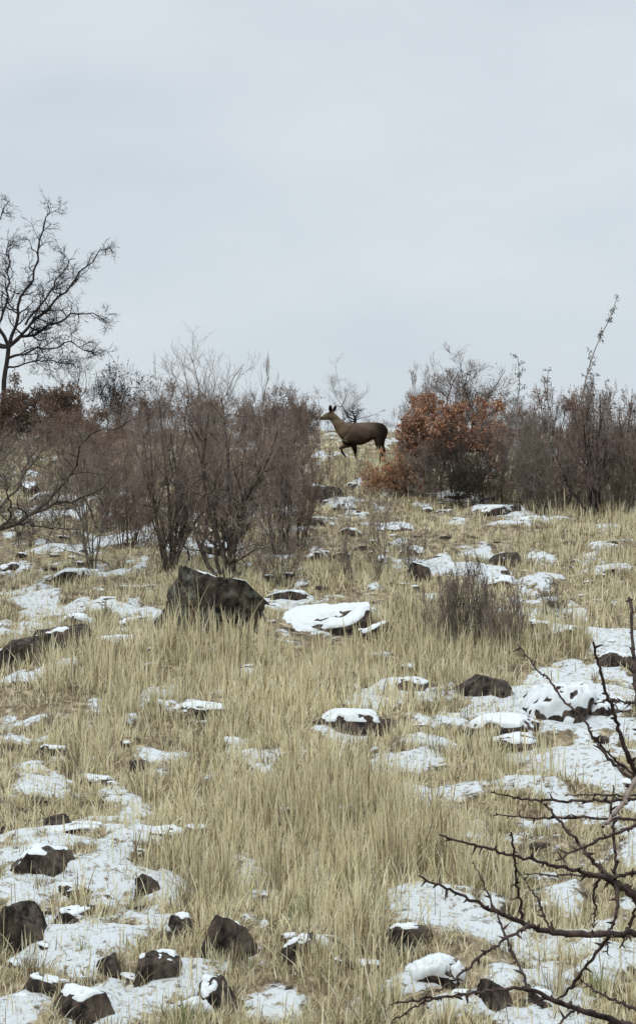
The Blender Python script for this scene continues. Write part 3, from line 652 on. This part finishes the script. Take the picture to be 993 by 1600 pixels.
def built_tree(name, label, cat, Y, trunk, limb_defs, seed, lv=(9, 8, 5), size=(.9, .42, .2), mats=TD, ground_px=None, up=.12, tsize=.004, leaves=None, nleaf=0, tw_mat=None):
    rng = np.random.default_rng(seed)
    Pt, Rt = limbs(trunk, Y, 10, 0, rng); Pl, Rl = limbs(limb_defs, Y, 16, 0, rng)
    jit = rng.normal(size=Pl.shape) * .0008 * Y; jit[:, 0] = 0; jit[:, 1:] += .6 * jit[:, :-1]; Pl = Pl + jit      # crooked limbs
    x0, y0 = Pt[0, 0, 0], Pt[0, 0, 1]; z0 = float(H0(x0, y0)); Pt[0, 0, 2] = z0 - .05
    org = np.array([x0, y0, z0])
    P1, R1 = grow(rng, Pl, Rl, lv[0], .1, .97, size[0] * .5, size[0], 30, 70, up, .3, 6, .62, .3, tsize, .5)
    P2, R2 = grow(rng, P1, R1, lv[1], .15, 1, size[1] * .4, size[1], 30, 75, up, .35, 5, .62, .35, tsize, .3)
    P3, R3 = grow(rng, P2, R2, lv[2], .2, 1, size[2] * .4, size[2], 25, 65, up, .3, 4, .7, .6, tsize * .8, .2)
    root = empty(name, tuple(org))
    link('trunk', mesh('trunk', *tubes(Pt - org, Rt, 10)), mats[0], root)
    for i in range(len(Pl)): link('limb', mesh('limb', *tubes(Pl[i:i + 1] - org, Rl[i:i + 1], 8)), mats[0], root)
    link('branches', mesh('branches', *tubes(P1 - org, R1, 5)), mats[0], root)
    link('twigs', mesh('twigs', *join([tubes(P2 - org, R2, 3), tubes(P3 - org, R3, 3)])), mats[1], root)
    if nleaf:
        pts = P3[rng.integers(0, len(P3), nleaf), rng.integers(1, 4, nleaf)] - org
        V, F4, col = leaf_quads(rng, pts, .05, leaves)
        link('leaves', mesh('leaves', V, F4, col), M_leaf, root, smooth=False)
    return tag(root, label, cat)
built_tree('oak_tree', 'tall bare dark oak tree with spreading limbs at the left edge on the skyline', 'tree', 47,
  [([(3, 662, 7.5), (7, 625, 6.8), (6, 592, 6.2), (12, 564, 5.6), (14, 540, 5.6)], 0)],
  [([(14, 542, 5.5), (19, 512, 4.2), (30, 482, 3.6), (46, 455, 3.2), (55, 425, 2.8), (61, 395, 2.5), (67, 362, 2), (73, 338, 1.4), (78, 318, .8)], .6),
   ([(14, 542, 5), (38, 513, 4), (70, 490, 3.4), (92, 468, 3), (124, 428, 2.2), (146, 403, 1.4), (164, 388, .8)], -.7),
   ([(14, 542, 5), (28, 532, 4.4), (60, 520, 3.5), (86, 508, 3), (118, 492, 2.2), (150, 492, 1.4), (168, 498, 1)], .9),
   ([(12, 560, 4), (30, 548, 3), (64, 545, 2.2), (100, 538, 1.8), (140, 545, 1.2), (160, 560, .9)], -1),
   ([(10, 575, 3), (26, 578, 2.4), (50, 565, 1.8), (90, 560, 1.4), (120, 575, 1)], 1),
   ([(40, 508, 3.2), (62, 480, 2.6), (85, 452, 2), (104, 420, 1.6), (118, 405, 1.1)], 1.2),
   ([(14, 542, 5), (0, 520, 4.4), (-20, 480, 3.6), (-24, 430, 3), (-12, 380, 2.2), (0, 340, 1.4), (14, 312, .8)], -.5),
   ([(14, 542, 4.6), (-10, 530, 3.8), (-60, 500, 3), (-95, 440, 2.2), (-120, 390, 1.2)], 1),
   ([(14, 542, 4.6), (-20, 545, 3.8), (-70, 530, 3), (-130, 500, 2.2), (-170, 470, 1.2)], -1),
   ([(0, 520, 3.6), (2, 480, 3), (15, 440, 2.4), (10, 400, 1.8), (20, 370, 1.1)], 1.5),
   ([(-22, 420, 3), (-50, 390, 2.4), (-66, 355, 1.8), (-66, 325, 1)], 1)],
  101, lv=(14, 8, 5), size=(1.0, .5, .24), mats=(M_dark, M_dark), tsize=.005, up=.05)
built_tree('leaning_shrub', 'bare shrub whose long bent limbs reach in from the left edge over the slope', 'shrub', 24,
  [([(-95, 940, 12), (-70, 900, 11), (-40, 865, 10), (-10, 838, 8)], 0)],
  [([(-12, 840, 8), (8, 822, 6.5), (40, 802, 5), (78, 790, 4.2), (110, 782, 3.6), (145, 772, 3), (172, 756, 2.4), (190, 735, 1.6)], .4),
   ([(60, 796, 4.4), (85, 775, 3.4), (108, 750, 3), (122, 724, 2.6), (126, 700, 2.4), (145, 680, 2.2), (180, 668, 2), (220, 655, 1.2)], -.5),
   ([(-12, 840, 6), (-5, 800, 4.5), (20, 770, 3.4), (45, 730, 2.6), (70, 700, 1.8), (80, 670, 1)], .6),
   ([(0, 828, 5), (20, 812, 3.2), (18, 790, 2.6), (12, 770, 2), (8, 740, 1.3)], -.6),
   ([(20, 815, 4), (50, 818, 2.4), (85, 822, 2), (112, 830, 1.2)], .3),
   ([(-30, 855, 7), (-35, 800, 5), (-20, 740, 3.4), (5, 700, 2.4), (25, 672, 1.4)], .5),
   ([(-40, 865, 7), (-80, 800, 5), (-110, 730, 3.4), (-120, 680, 1.6)], -.5)],
  102, lv=(9, 7, 4), size=(.62, .3, .16), mats=(M_stem, M_olive), tsize=.0034, up=.12)

def plume(name, label, pts, Y, seed, n, lsize, side=.2):
    """tall leaning herb with leaf tufts on short side shoots"""
    rng = np.random.default_rng(seed)
    P, Rr = limbs([(pts, .2)], Y, 16, 0, rng)
    org = np.array([P[0, 0, 0], Y, float(H0(P[0, 0, 0], Y))]); P[0, 0] = org - (0, 0, .03)
    P1, R1 = grow(rng, P, Rr, n, .35, 1, side * .6, side * 1.5, 40, 70, .05, .2, 5, .5, .5, .004, .65)
    root = empty(name, tuple(org))
    link('stem', mesh('stem', *tubes(P - org, Rr, 6)), M_twig, root)
    link('side_shoots', mesh('side_shoots', *tubes(P1 - org, R1, 3)), M_pale, root)
    pts_ = (P1[rng.integers(0, len(P1), n * 9), rng.integers(2, 5, n * 9)] + rng.normal(size=(n * 9, 3)) * .018) - org
    V, F4, col = leaf_quads(rng, pts_, lsize, GREYL * 2.2, 1.0, .45)
    link('leaves', mesh('leaves', V, F4, col), M_leaf, root, smooth=False)
    return tag(root, label, 'plant')
plume('tall_herb', 'tallest grey feathery herb leaning right against the sky above the right thicket', [(890, 800, 3), (897, 700, 2.4), (906, 630, 2), (918, 575, 1.7), (934, 530, 1.4), (952, 500, 1.2), (964, 462, .9)], 35, 5, 44, .055, .2)
plume('tall_herb', 'small grey feathery herb above the reddish-crested bush', [(856, 780, 2.4), (857, 700, 2), (856, 640, 1.6), (853, 605, 1.2), (856, 578, .8)], 35, 6, 34, .05, .2)
plume('tall_herb', 'pale wispy herb right of the dark bare tree', [(806, 780, 2.4), (808, 700, 2), (806, 640, 1.6), (812, 600, 1.2), (808, 558, .8)], 36, 7, 40, .05, .24)
plume('tall_herb', 'grey feathery herb close to the right edge', [(948, 780, 2.4), (950, 700, 2), (946, 650, 1.6), (950, 620, 1.2), (944, 598, .8)], 34, 8, 34, .05, .22)
plume('tall_herb', 'short grey herb left of the tallest leaning herb foot', [(905, 780, 2.4), (912, 700, 2), (916, 650, 1.6), (922, 610, 1.2), (926, 585, .8)], 36, 9, 34, .05, .22)

# ------------------------------------------------------------------ thorn shrub close to the camera at the right
TH = [ # (points (px, py, r_px)), depth at root end, depth at tip, peeled?   from root to tip
 ([(1060,1330,12),(1020,1270,10),(996,1215,8),(984,1190,6.5),(968,1148,5.5),(955,1108,5),(946,1082,4),(935,1040,3.6),(925,1003,3)], 3.0, 2.9, 0),
 ([(1010,1330,9),(1004,1230,7),(998,1150,5.5),(992,1070,5),(987,1000,4.4),(983,932,3.6)], 3.1, 3.3, 0),
 ([(994,1222,6),(970,1205,4.6),(945,1180,4),(925,1150,3.5),(912,1125,3),(884,1100,3),(860,1066,2.6),(836,1043,2.2),(808,1005,1.4)], 3.05, 3.25, 0),
 ([(994,1212,4),(965,1192,3),(940,1166,2.6),(918,1142,2)], 3.05, 2.95, 0),
 ([(1030,1150,9),(1000,1205,7.5),(985,1232,6.5),(970,1258,6),(955,1278,5),(940,1292,4)], 2.8, 2.6, 1),
 ([(1060,1245,6),(1000,1249,4.4),(940,1251,4),(880,1252,3.6),(845,1251,3.2),(806,1246,2.6),(766,1238,1.3)], 3.2, 3.1, 0),
 ([(1060,1235,4),(990,1243,3),(940,1243,2.6),(880,1242,1.4)], 3.3, 3.5, 0),
 ([(1060,1286,5),(1000,1280,4),(930,1279,3.6),(870,1278,3.2),(825,1277,2.8),(770,1273,1.3)], 3.15, 3.3, 0),
 ([(955,1372,6.5),(930,1350,5),(903,1320,4.2),(875,1284,3.6),(848,1256,3)], 3.0, 3.15, 0),
 ([(1060,1270,6),(1000,1288,4.6),(950,1306,4),(905,1326,3.6),(866,1345,2)], 3.1, 2.95, 0),
 ([(955,1374,7),(900,1361,5),(860,1351,4.4),(815,1339,4),(772,1330,3.6),(730,1317,3),(686,1305,2.4)], 3.0, 2.8, 0),
 ([(1130,1560,17),(1075,1480,16),(1030,1432,15),(993,1402,13),(970,1386,11),(945,1372,9)], 3.05, 3.0, 0),
 ([(1060,1354,6),(1000,1360,5),(955,1372,5)], 3.0, 3.0, 0),
 ([(1090,1440,12),(1000,1458,9),(900,1461,8.6),(852,1456,8),(812,1442,6.6),(776,1424,5.4),(745,1410,4.4),(702,1390,3.6),(655,1369,2.4)], 2.9, 2.7, 0),
 ([(816,1442,4.6),(808,1392,3.6),(803,1345,3),(797,1300,2.6)], 2.8, 2.75, 0),
 ([(826,1548,4.4),(812,1512,3.8),(794,1472,3.4),(778,1436,3),(760,1392,2.4),(738,1345,1.2)], 2.75, 2.95, 0),
 ([(826,1446,5),(790,1466,4),(750,1496,3.6),(712,1528,3.2),(678,1549,1.8)], 2.75, 2.6, 0),
 ([(1080,1640,12),(1010,1612,10),(955,1594,8.6),(908,1580,7.6),(862,1562,6.4),(828,1545,5.4),(800,1545,4.4),(730,1553,4),(660,1561,3.2),(608,1569,2)], 2.75, 2.6, 0),
 ([(700,1556,3),(660,1566,2.6),(632,1582,2.4),(605,1604,2)], 2.62, 2.6, 0),
 ([(956,1458,5),(924,1498,4.2),(893,1540,3.8),(868,1565,2.6)], 2.9, 3.0, 0),
 ([(960,1374,5),(960,1330,4),(956,1290,3.6),(954,1262,3.2),(958,1225,2)], 3.0, 3.1, 0),
 ([(962,1382,6),(964,1418,4.4),(956,1448,3.6),(945,1470,2.6),(950,1492,1.6)], 3.0, 2.9, 0),
 ([(1000,1400,5),(988,1430,3.8),(978,1458,3),(968,1480,1.8)], 3.0, 3.1, 0),
 ([(860,1456,3.6),(850,1430,2.8),(842,1408,2.4),(828,1388,2),(812,1368,1.2)], 2.85, 2.95, 0),
 ([(950,1372,4),(900,1367,2.8),(860,1368,2.4),(815,1364,1.4)], 3.0, 3.1, 0),
 ([(900,1576,3.6),(880,1592,3),(862,1612,2)], 2.7, 2.6, 0),
 ([(1000,1580,5),(960,1562,3.6),(930,1550,3),(905,1530,1.6)], 2.9, 3.1, 0),
 ([(940,1362,3.4),(925,1395,2.8),(930,1425,2.2),(925,1450,1.5)], 3.0, 3.15, 0),
 ([(1010,1100,4),(980,1098,3),(955,1092,2),(925,1100,1.2)], 3.1, 3.3, 0),
]
rng = np.random.default_rng(9)
gx, gy = PXP(1180, 800, 3.1)[0], 3.1
gz = float(H0(gx, gy)); org = np.array([gx, gy, gz])
troot = empty('thorn_shrub', tuple(org))
tag(troot, 'dark thorny shrub with knobbly crossing twigs close to the camera at the right', 'shrub')
# stems from the ground just outside the frame up to the visible branches
stems_w = []
for a_, b_ in [((0, 0, -.03), PXP(1130, 1560, 3.05)), ((.03, .02, -.03), PXP(1060, 1330, 3.0)), ((.06, -.03, -.03), PXP(1060, 1260, 3.15)), ((-.02, -.08, -.03), PXP(1080, 1640, 2.75)), ((-.04, -.05, -.03), PXP(1090, 1440, 2.9))]:
    a3 = org + np.array(a_); b3 = np.array(b_); mid = (a3 * .5 + b3 * .5) + np.array([.08, .02, .05])
    t = np.linspace(0, 1, 10)[:, None]; stems_w.append((1 - t) ** 2 * a3 + 2 * t * (1 - t) * mid + t ** 2 * b3)
SP = np.array(stems_w); SR = np.linspace(.019, .012, 10)[None].repeat(len(SP), 0)
link('stems', mesh('stems', *tubes(SP - org, SR, 10)), M_thorn, troot)
tp, tv, nodes = [], [], []
for pl, y0, y1, pale in TH:
    a = []
    n = len(pl)
    for j, (px, py, r) in enumerate(pl):
        yy = y0 + (y1 - y0) * j / (n - 1)
        X, Y_, Z = PXP(px, py, yy); a.append((X, Y_, Z, r / FPX * yy * .57))
    K = max(10, int(n * 6)); q = resample(a, K)
    wob = rng.normal(size=(K, 3)) * .0012; wob[0] = 0
    # zig-zag and swollen nodes
    q[:, :3] += wob
    sw = 1 + .16 * np.abs(rng.normal(size=K)) * (rng.uniform(size=K) < .4)
    q[:, 3] *= sw
    P, Rr = q[None, :, :3], q[None, :, 3]
    link('branch', mesh('branch', *tubes(P - org, Rr, 8)), M_thorn_pale if pale else M_thorn, troot)
    ln = np.linalg.norm(np.diff(q[:, :3], axis=0), axis=1).sum()
    if pale: continue
    m = max(3, int(ln / .021))
    for k in range(m):
        t = (k + rng.uniform(.2, .8)) / m; f = t * (K - 1); i = int(f); i = min(i, K - 2)
        p = q[i, :3] * (1 - (f - i)) + q[i + 1, :3] * (f - i); d = norm(q[i + 1, :3] - q[i, :3]); r = q[i, 3]
        nodes.append((p, d, r, t))
# thorns and buds: short tapered spurs, some with a knob at the root
TPp, TRr = [], []
for p, d, r, t in nodes:
    for s_ in range(rng.integers(1, 3)):
        q = norm(np.cross(d, rng.normal(size=3))); q[1] *= .7; q = norm(q)
        dd = norm(q + d * rng.uniform(-.1, .7))
        L_ = rng.choice([rng.uniform(.002, .006), rng.uniform(.007, .016)], p=[.68, .32])
        r0 = max(min(r * .8, .0026), .0014) * rng.uniform(.8, 1.3)
        k_ = np.array([0, .3, .65, 1.0])
        TPp.append(p + dd * (k_ * (L_ + r))[:, None]); TRr.append(r0 * np.array([1.3, 1.05, .7, .15]))
TPp, TRr = np.array(TPp), np.array(TRr)
to = link('thorns', mesh('thorns', *tubes(TPp - org, TRr, 5)), M_thorn, troot)
to['kind'] = 'stuff'

# ------------------------------------------------------------------ the deer
def deer():
    Y = 37.0; k = Y / FPX; fx, fz = 560, 733
    x0 = (fx + 3 - 496.5) * k; z0 = float(H0(x0, Y))
    zt = CAMZ - (fz - 800) * k
    # nodes: name: (px, py, side offset m, rx, rz) ; heights relative to feet row
    nd, ed = [], []
    def n(px, py, s, ra, rb=None, par=None):
        g = 1.3 if ra > 7 else (1.5 if px < 532 and py < 668 else 1.34)
        nd.append(((px - fx) * k, s, (fz - py) * k, ra * k * g * .9, (rb or ra) * k * g))
        if par is not None: ed.append((par, len(nd) - 1))
        return len(nd) - 1
    pel = n(589, 674, 0, 12.5, 15)
    rump = n(596, 674, 0, 9, 10.5, pel); n(603, 672, 0, 3.2, 3.6, rump)
    loin = n(576, 673.5, 0, 11.5, 12.2, pel); mid = n(562, 677.5, 0, 13.5, 14.5, loin); che = n(548, 680, 0, 13.5, 16.4, mid); sh = n(539, 674.5, 0, 10.5, 13.6, che)
    n1 = n(530.5, 669.5, 0, 6.6, 8.6, sh); n2 = n(523.5, 660.5, 0, 4.8, 6, n1); n3 = n(519, 653, 0, 3.6, 4.4, n2); hd = n(512, 648.5, 0, 4.8, 5.2, n3); f1 = n(506, 651, 0, 3.5, 3.6, hd); f2 = n(500.5, 653.5, 0, 2.4, 2.3, f1); n(497.8, 654.8, 0, 1.9, 1.8, f2)
    for s in (-1, 1):
        e1 = n(515 + 1.5 * s, 644, s * .035, 1.5, 1.6, hd); e2 = n(516 + 3.2 * s, 639, s * .075, 2.8, 1.8, e1); n(517 + 4.6 * s, 633, s * .10, 1.1, .9, e2)
    # hind legs (near side is -y)
    for s, dx in ((-1, 0), (1, 5)):
        a = n(590 + dx * .4, 684, s * .085, 8, 9, pel); b = n(586 + dx, 694, s * .1, 4.6, 5.2, a); c = n(592 + dx, 706, s * .1, 2.5, 2.7, b)
        d = n(590 + dx, 719, s * .1, 1.7, 1.8, c); e = n(588.5 + dx, 728, s * .1, 1.8, 1.8, d); n(586 + dx, 732, s * .1, 1.9, 1.4, e)
    # far foreleg bearing weight
    a = n(547, 690, .085, 6.5, 7, che); b = n(551, 700, .09, 3.2, 3.4, a); c = n(553, 712, .09, 2.1, 2.2, b); d = n(554, 722, .09, 1.5, 1.6, c); e = n(554, 729, .09, 1.7, 1.6, d); n(552, 732.5, .09, 1.8, 1.3, e)
    # near foreleg lifted
    a = n(541, 689, -.085, 6.3, 7, che); b = n(535, 697, -.09, 3.3, 3.5, a); c = n(528.5, 700, -.09, 2.1, 2.2, b); d = n(531, 707, -.09, 1.5, 1.5, c); e = n(535, 712, -.09, 1.5, 1.5, d); n(536.5, 715.5, -.09, 1.5, 1.2, e)
    me = bpy.data.meshes.new('deer'); me.from_pydata([v[:3] for v in nd], ed, [])
    o = bpy.data.objects.new('deer', me); C.objects.link(o)
    md = o.modifiers.new('s', 'SKIN'); md.use_smooth_shade = True
    for i, v in enumerate(me.skin_vertices[0].data):
        v.radius = (nd[i][3], nd[i][4]); v.use_root = (i == pel)
    sb = o.modifiers.new('u', 'SUBSURF'); sb.levels = 2; sb.render_levels = 2
    dg = bpy.context.evaluated_depsgraph_get(); ev = o.evaluated_get(dg); m2 = bpy.data.meshes.new_from_object(ev)
    o.modifiers.clear(); o.data = m2
    co = np.zeros(len(m2.vertices) * 3); m2.vertices.foreach_get('co', co); co = co.reshape(-1, 3)
    # coat: dark back, rump and legs, greyer flank, paler olive neck and face, black nose, pale ear lining
    px = co[:, 0] / k + fx; py = fz - co[:, 2] / k
    nn = fbm(co[:, 0] * 9, co[:, 1] * 9, co[:, 2] * 22, s=4, o=4)
    flank = np.array([.085, .062, .046]); dark = np.array([.011, .0075, .006]); neck = np.array([.115, .085, .055]); brown = np.array([.020, .013, .009])
    t = sstep(572, 596, px)[:, None]; col = flank * (1 - t) + dark * t
    t = (sstep(664, 692, py) * .8)[:, None]; col = col * (1 - t) + brown * t * 1
    t = (1 - sstep(531, 543, px))[:, None]; col = col * (1 - t) + neck * t
    t = (sstep(696, 704, py))[:, None]; col = col * (1 - t) + brown * .8 * t
    t = (sstep(644, 641, py) if False else 1 - sstep(640, 645, py))[:, None]; col = col * (1 - t) + dark * .8 * t
    t = (1 - sstep(498.5, 500.5, px))[:, None]; col = col * (1 - t) + dark * .5 * t
    col = col * (1 + .9 * nn[:, None])
    a = m2.color_attributes.new('Col', 'FLOAT_COLOR', 'POINT'); c4 = np.ones((len(co), 4), np.float32); c4[:, :3] = col; a.data.foreach_set('color', c4.ravel())
    m, nn_, l, p = mat_new('deer coat'); p.inputs['Sheen Weight'].default_value = 0; at_ = nn_.new('ShaderNodeAttribute'); at_.attribute_name = 'Col'; l.new(at_.outputs['Color'], p.inputs['Base Color'])
    p.inputs['Roughness'].default_value = 1; p.inputs['Specular IOR Level'].default_value = .05
    tx = nn_.new('ShaderNodeTexNoise'); tx.inputs['Scale'].default_value = 60; bp = nn_.new('ShaderNodeBump'); bp.inputs['Strength'].default_value = .5; bp.inputs['Distance'].default_value = .01
    l.new(tx.outputs['Fac'], bp.inputs['Height']); l.new(bp.outputs[0], p.inputs['Normal'])
    m2.materials.clear(); m2.materials.append(m)
    m2.polygons.foreach_set('use_smooth', np.ones(len(m2.polygons), bool))
    o.location = (x0, Y, z0)
    # eyes and hooves
    me_, n_, l_, p_ = mat_new('deer eye'); p_.inputs['Base Color'].default_value = (.008, .006, .005, 1); p_.inputs['Roughness'].default_value = .15
    for s in (-1, 1):
        bm = bmesh.new(); bmesh.ops.create_uvsphere(bm, u_segments=12, v_segments=8, radius=.014)
        bmesh.ops.translate(bm, verts=bm.verts, vec=((509.3 - fx) * k, s * .047, (fz - 648) * k)); e = bpy.data.meshes.new('eye'); bm.to_mesh(e); bm.free(); link('eye', e, me_, o)
    return tag(o, 'dark brown deer facing left, one foreleg lifted, on the ridge beside the russet shrub', 'deer')
deer_o = deer()

# ------------------------------------------------------------------ grass
def grass():
    rng = np.random.default_rng(2024)
    def field(n, y0, y1, power=1.0, margin=1.22, x_extra=.5):
        y = y0 + (y1 - y0) * rng.uniform(size=n) ** power
        hw = (993 / 2 / FPX * y) * margin + x_extra
        return rng.uniform(-1, 1, n) * hw, y
    Xs, Ys, Cx, Cy, Hs, Ts = [], [], [], [], [], []
    # tussocks, then loose blades
    for n, y0, y1, k, sp in ((2900, 8.6, 16, 34, .055), (5600, 16, 26, 19, .06), (8500, 26, 40, 10, .07), (4600, 40, 54, 7, .09)):
        cx, cy = field(n, y0, y1)
        kk = rng.integers(int(k * .3), int(k * 1.7), n)
        dens = .8 * fbm(cx / .8, cy / .9, s=71, o=3) + .01 + .52 * lush(cx, cy) - .22 * snow_mask(cx, cy)
        keep = dens > rng.uniform(-.3, .4, n); cx, cy, kk = cx[keep], cy[keep], kk[keep]
        idx = np.repeat(np.arange(len(cx)), kk)
        a = rng.uniform(0, 2 * np.pi, len(idx)); r = np.abs(rng.normal(size=len(idx))) * sp
        Xs.append(cx[idx] + np.cos(a) * r); Ys.append(cy[idx] + np.sin(a) * r); Cx.append(np.cos(a) * r / sp); Cy.append(np.sin(a) * r / sp)
        hh = rng.uniform(.5, 1.4, len(cx)); Hs.append(hh[idx]); Ts.append(rng.uniform(size=len(cx))[idx])
    for n, y0, y1 in ((30000, 8.6, 16), (34000, 16, 26), (30000, 26, 40), (20000, 40, 56)):
        x, y = field(n, y0, y1)
        keep = (fbm(x / .6, y / .7, s=75, o=3) + .12 + .38 * lush(x, y) - .1 * snow_mask(x, y)) > rng.uniform(-.3, .6, n)
        x, y = x[keep], y[keep]
        Xs.append(x); Ys.append(y); Cx.append(rng.normal(size=len(x)) * .6); Cy.append(rng.normal(size=len(x)) * .6); Hs.append(rng.uniform(.4, .9, len(x))); Ts.append(rng.uniform(.3, .8, len(x)))
    for n, y0, y1 in ((100000, 8.6, 16), (70000, 16, 26), (40000, 26, 42)):             # thin stubble that pricks through the snow everywhere
        x, y = field(n, y0, y1); kp = fbm(x / .3, y / .35, s=77, o=2) > rng.uniform(-.6, .5, n); x, y = x[kp], y[kp]
        Xs.append(x); Ys.append(y); Cx.append(rng.normal(size=len(x)) * 1.6); Cy.append(rng.normal(size=len(x)) * 1.6); Hs.append(rng.uniform(.3, .95, len(x))); Ts.append(np.where(rng.uniform(size=len(x)) < .2, .05, .5))
    for rx, ry, ra, rb, ztop, fl in ROCKS:
        if fl: continue
                           # grass crowds round the foot of every stone
        k = int(120 * ra * (14 / ry) ** .8 / .12) if ra > .05 else 20; k = min(k, 1000)
        a = rng.uniform(np.pi * 1.02, np.pi * 1.98, k); q = rng.uniform(.82, 1.5, k)
        x = rx + np.cos(a) * ra * q * 1.1; y = ry + np.sin(a) * rb * q - rng.uniform(0, .12, k)
        kp = fbm(x / .16, y / .3, s=61, o=2) > rng.uniform(-.5, .3, k); x, y = x[kp], y[kp]; k = len(x)
        rh = (ztop - float(H0(rx, ry)) + .05) / .2
        Xs.append(x); Ys.append(y); Cx.append(rng.normal(size=k) * .8); Cy.append(rng.normal(size=k) * .5); Hs.append(np.clip(rng.uniform(.35, 1.1, k) * rh, .4, 2.2)); Ts.append(rng.uniform(.1, .9, k))
    x, y, cx, cy, hs, ts = map(np.concatenate, (Xs, Ys, Cx, Cy, Hs, Ts))
    ok = np.ones(len(x), bool)
    for rx, ry, ra, rb, _, fl in ROCKS: ok &= ((x - rx) / (ra * (1 if fl else .8))) ** 2 + ((y - ry + (rb * .9 if fl else 0)) / (rb * (1.8 if fl else .7))) ** 2 > 1
    x, y, cx, cy, hs, ts = x[ok], y[ok], cx[ok], cy[ok], hs[ok], ts[ok]
    n = len(x)
    z = H0(x, y) - .01
    big = fbm(x / 2.2, y / 2.6, s=81, o=2)
    lu = lush(x, y); h = hs * (1 + .3 * big) * rng.uniform(.55, 1.2, n) * (.16 + .16 * lu) * (1 - .25 * sstep(20, 30, y))
    sm = snow_mask(x, y); h *= (1 - .42 * sm)
    tall = rng.uniform(size=n) < .12; h = np.where(tall, h * 1.55, h)
    fallen = rng.uniform(size=n) < .18
    stalk = rng.uniform(size=n) < .10 * (.3 + lu); h = np.where(stalk, (.20 + .22 * lu) * rng.uniform(.8, 1.3, n), h)
    lx = cx * .24 + rng.normal(size=n) * .15 + .04; ly = cy * .24 + rng.normal(size=n) * .15
    lx = np.where(fallen, rng.normal(size=n) * 1.3, lx); ly = np.where(fallen, rng.normal(size=n) * 1.3, ly); h = np.where(fallen, h * .55, h)
    lx = np.where(stalk, rng.normal(size=n) * .07, lx); ly = np.where(stalk, rng.normal(size=n) * .07, ly)
    w_ = np.clip(.0018 + .00014 * y, 0, .0075) * rng.uniform(.6, 1.4, n)
    ang = rng.uniform(0, np.pi, n); wx, wy = np.cos(ang) * w_, np.sin(ang) * w_ * .6
    t = np.array([0, .35, .72, 1.0]); wt = np.array([1, .95, .6, .08])[None] * np.ones((n, 1)); wt[stalk] = (.8, .7, .95, .35)
    cxv = x[:, None] + (lx * h)[:, None] * t ** 1.7; cyv = y[:, None] + (ly * h)[:, None] * t ** 1.7
    bend = np.clip(np.hypot(lx, ly), 0, 1.6)
    czv = z[:, None] + h[:, None] * (t - (.28 * bend)[:, None] * t ** 2)
    V = np.zeros((n, 4, 2, 3))
    for s, sg in enumerate((-1, 1)):
        V[:, :, s, 0] = cxv + sg * wx[:, None] * wt; V[:, :, s, 1] = cyv + sg * wy[:, None] * wt; V[:, :, s, 2] = czv
    b = (np.arange(n) * 8)[:, None]
    F4 = np.concatenate([np.stack([b[:, 0] + 2 * k, b[:, 0] + 2 * k + 1, b[:, 0] + 2 * k + 3, b[:, 0] + 2 * k + 2], 1) for k in range(3)])
    pal = np.array([(.63, .575, .365), (.75, .70, .47), (.54, .475, .29), (.80, .76, .60), (.32, .23, .13), (.24, .24, .09), (.13, .09, .055)])
    pi = rng.choice(len(pal), n, p=[.3, .24, .14, .16, .08, .03, .05])
    tone = fbm(x / 1.4, y / 1.4, s=91, o=2)
    col = pal[pi] * (rng.uniform(.82, 1.14, n) * (1 + .16 * tone))[:, None]
    col = np.where(stalk[:, None], np.array([.66, .585, .38]) * rng.uniform(.8, 1.15, n)[:, None], col)
    k1 = ((ts < .19) * .75)[:, None]; col = col * (1 - k1) + k1 * np.array([.13, .095, .055]) * rng.uniform(.6, 1.5, n)[:, None]      # brown weedy tufts
    k2 = ((ts > .95) * .45)[:, None]; col = col * (1 - k2) + k2 * np.array([.28, .27, .12])                                             # tufts still a little green
    k3 = ((ts > .86) & (y < 13.2) & (h < .3))[:, None] * .7; col = col * (1 - k3) + k3 * np.array([.15, .19, .06])      # green shoots low on the slope
    o = link('grass', mesh('grass', V.reshape(-1, 3), F4, np.repeat(col, 8, 0)), M_grass, smooth=False)
    tag(o, 'dry straw-coloured grass covering the whole snowy slope', 'grass', kind='stuff')
    print('grass blades', n)
grass()
print('objects', len(bpy.data.objects))
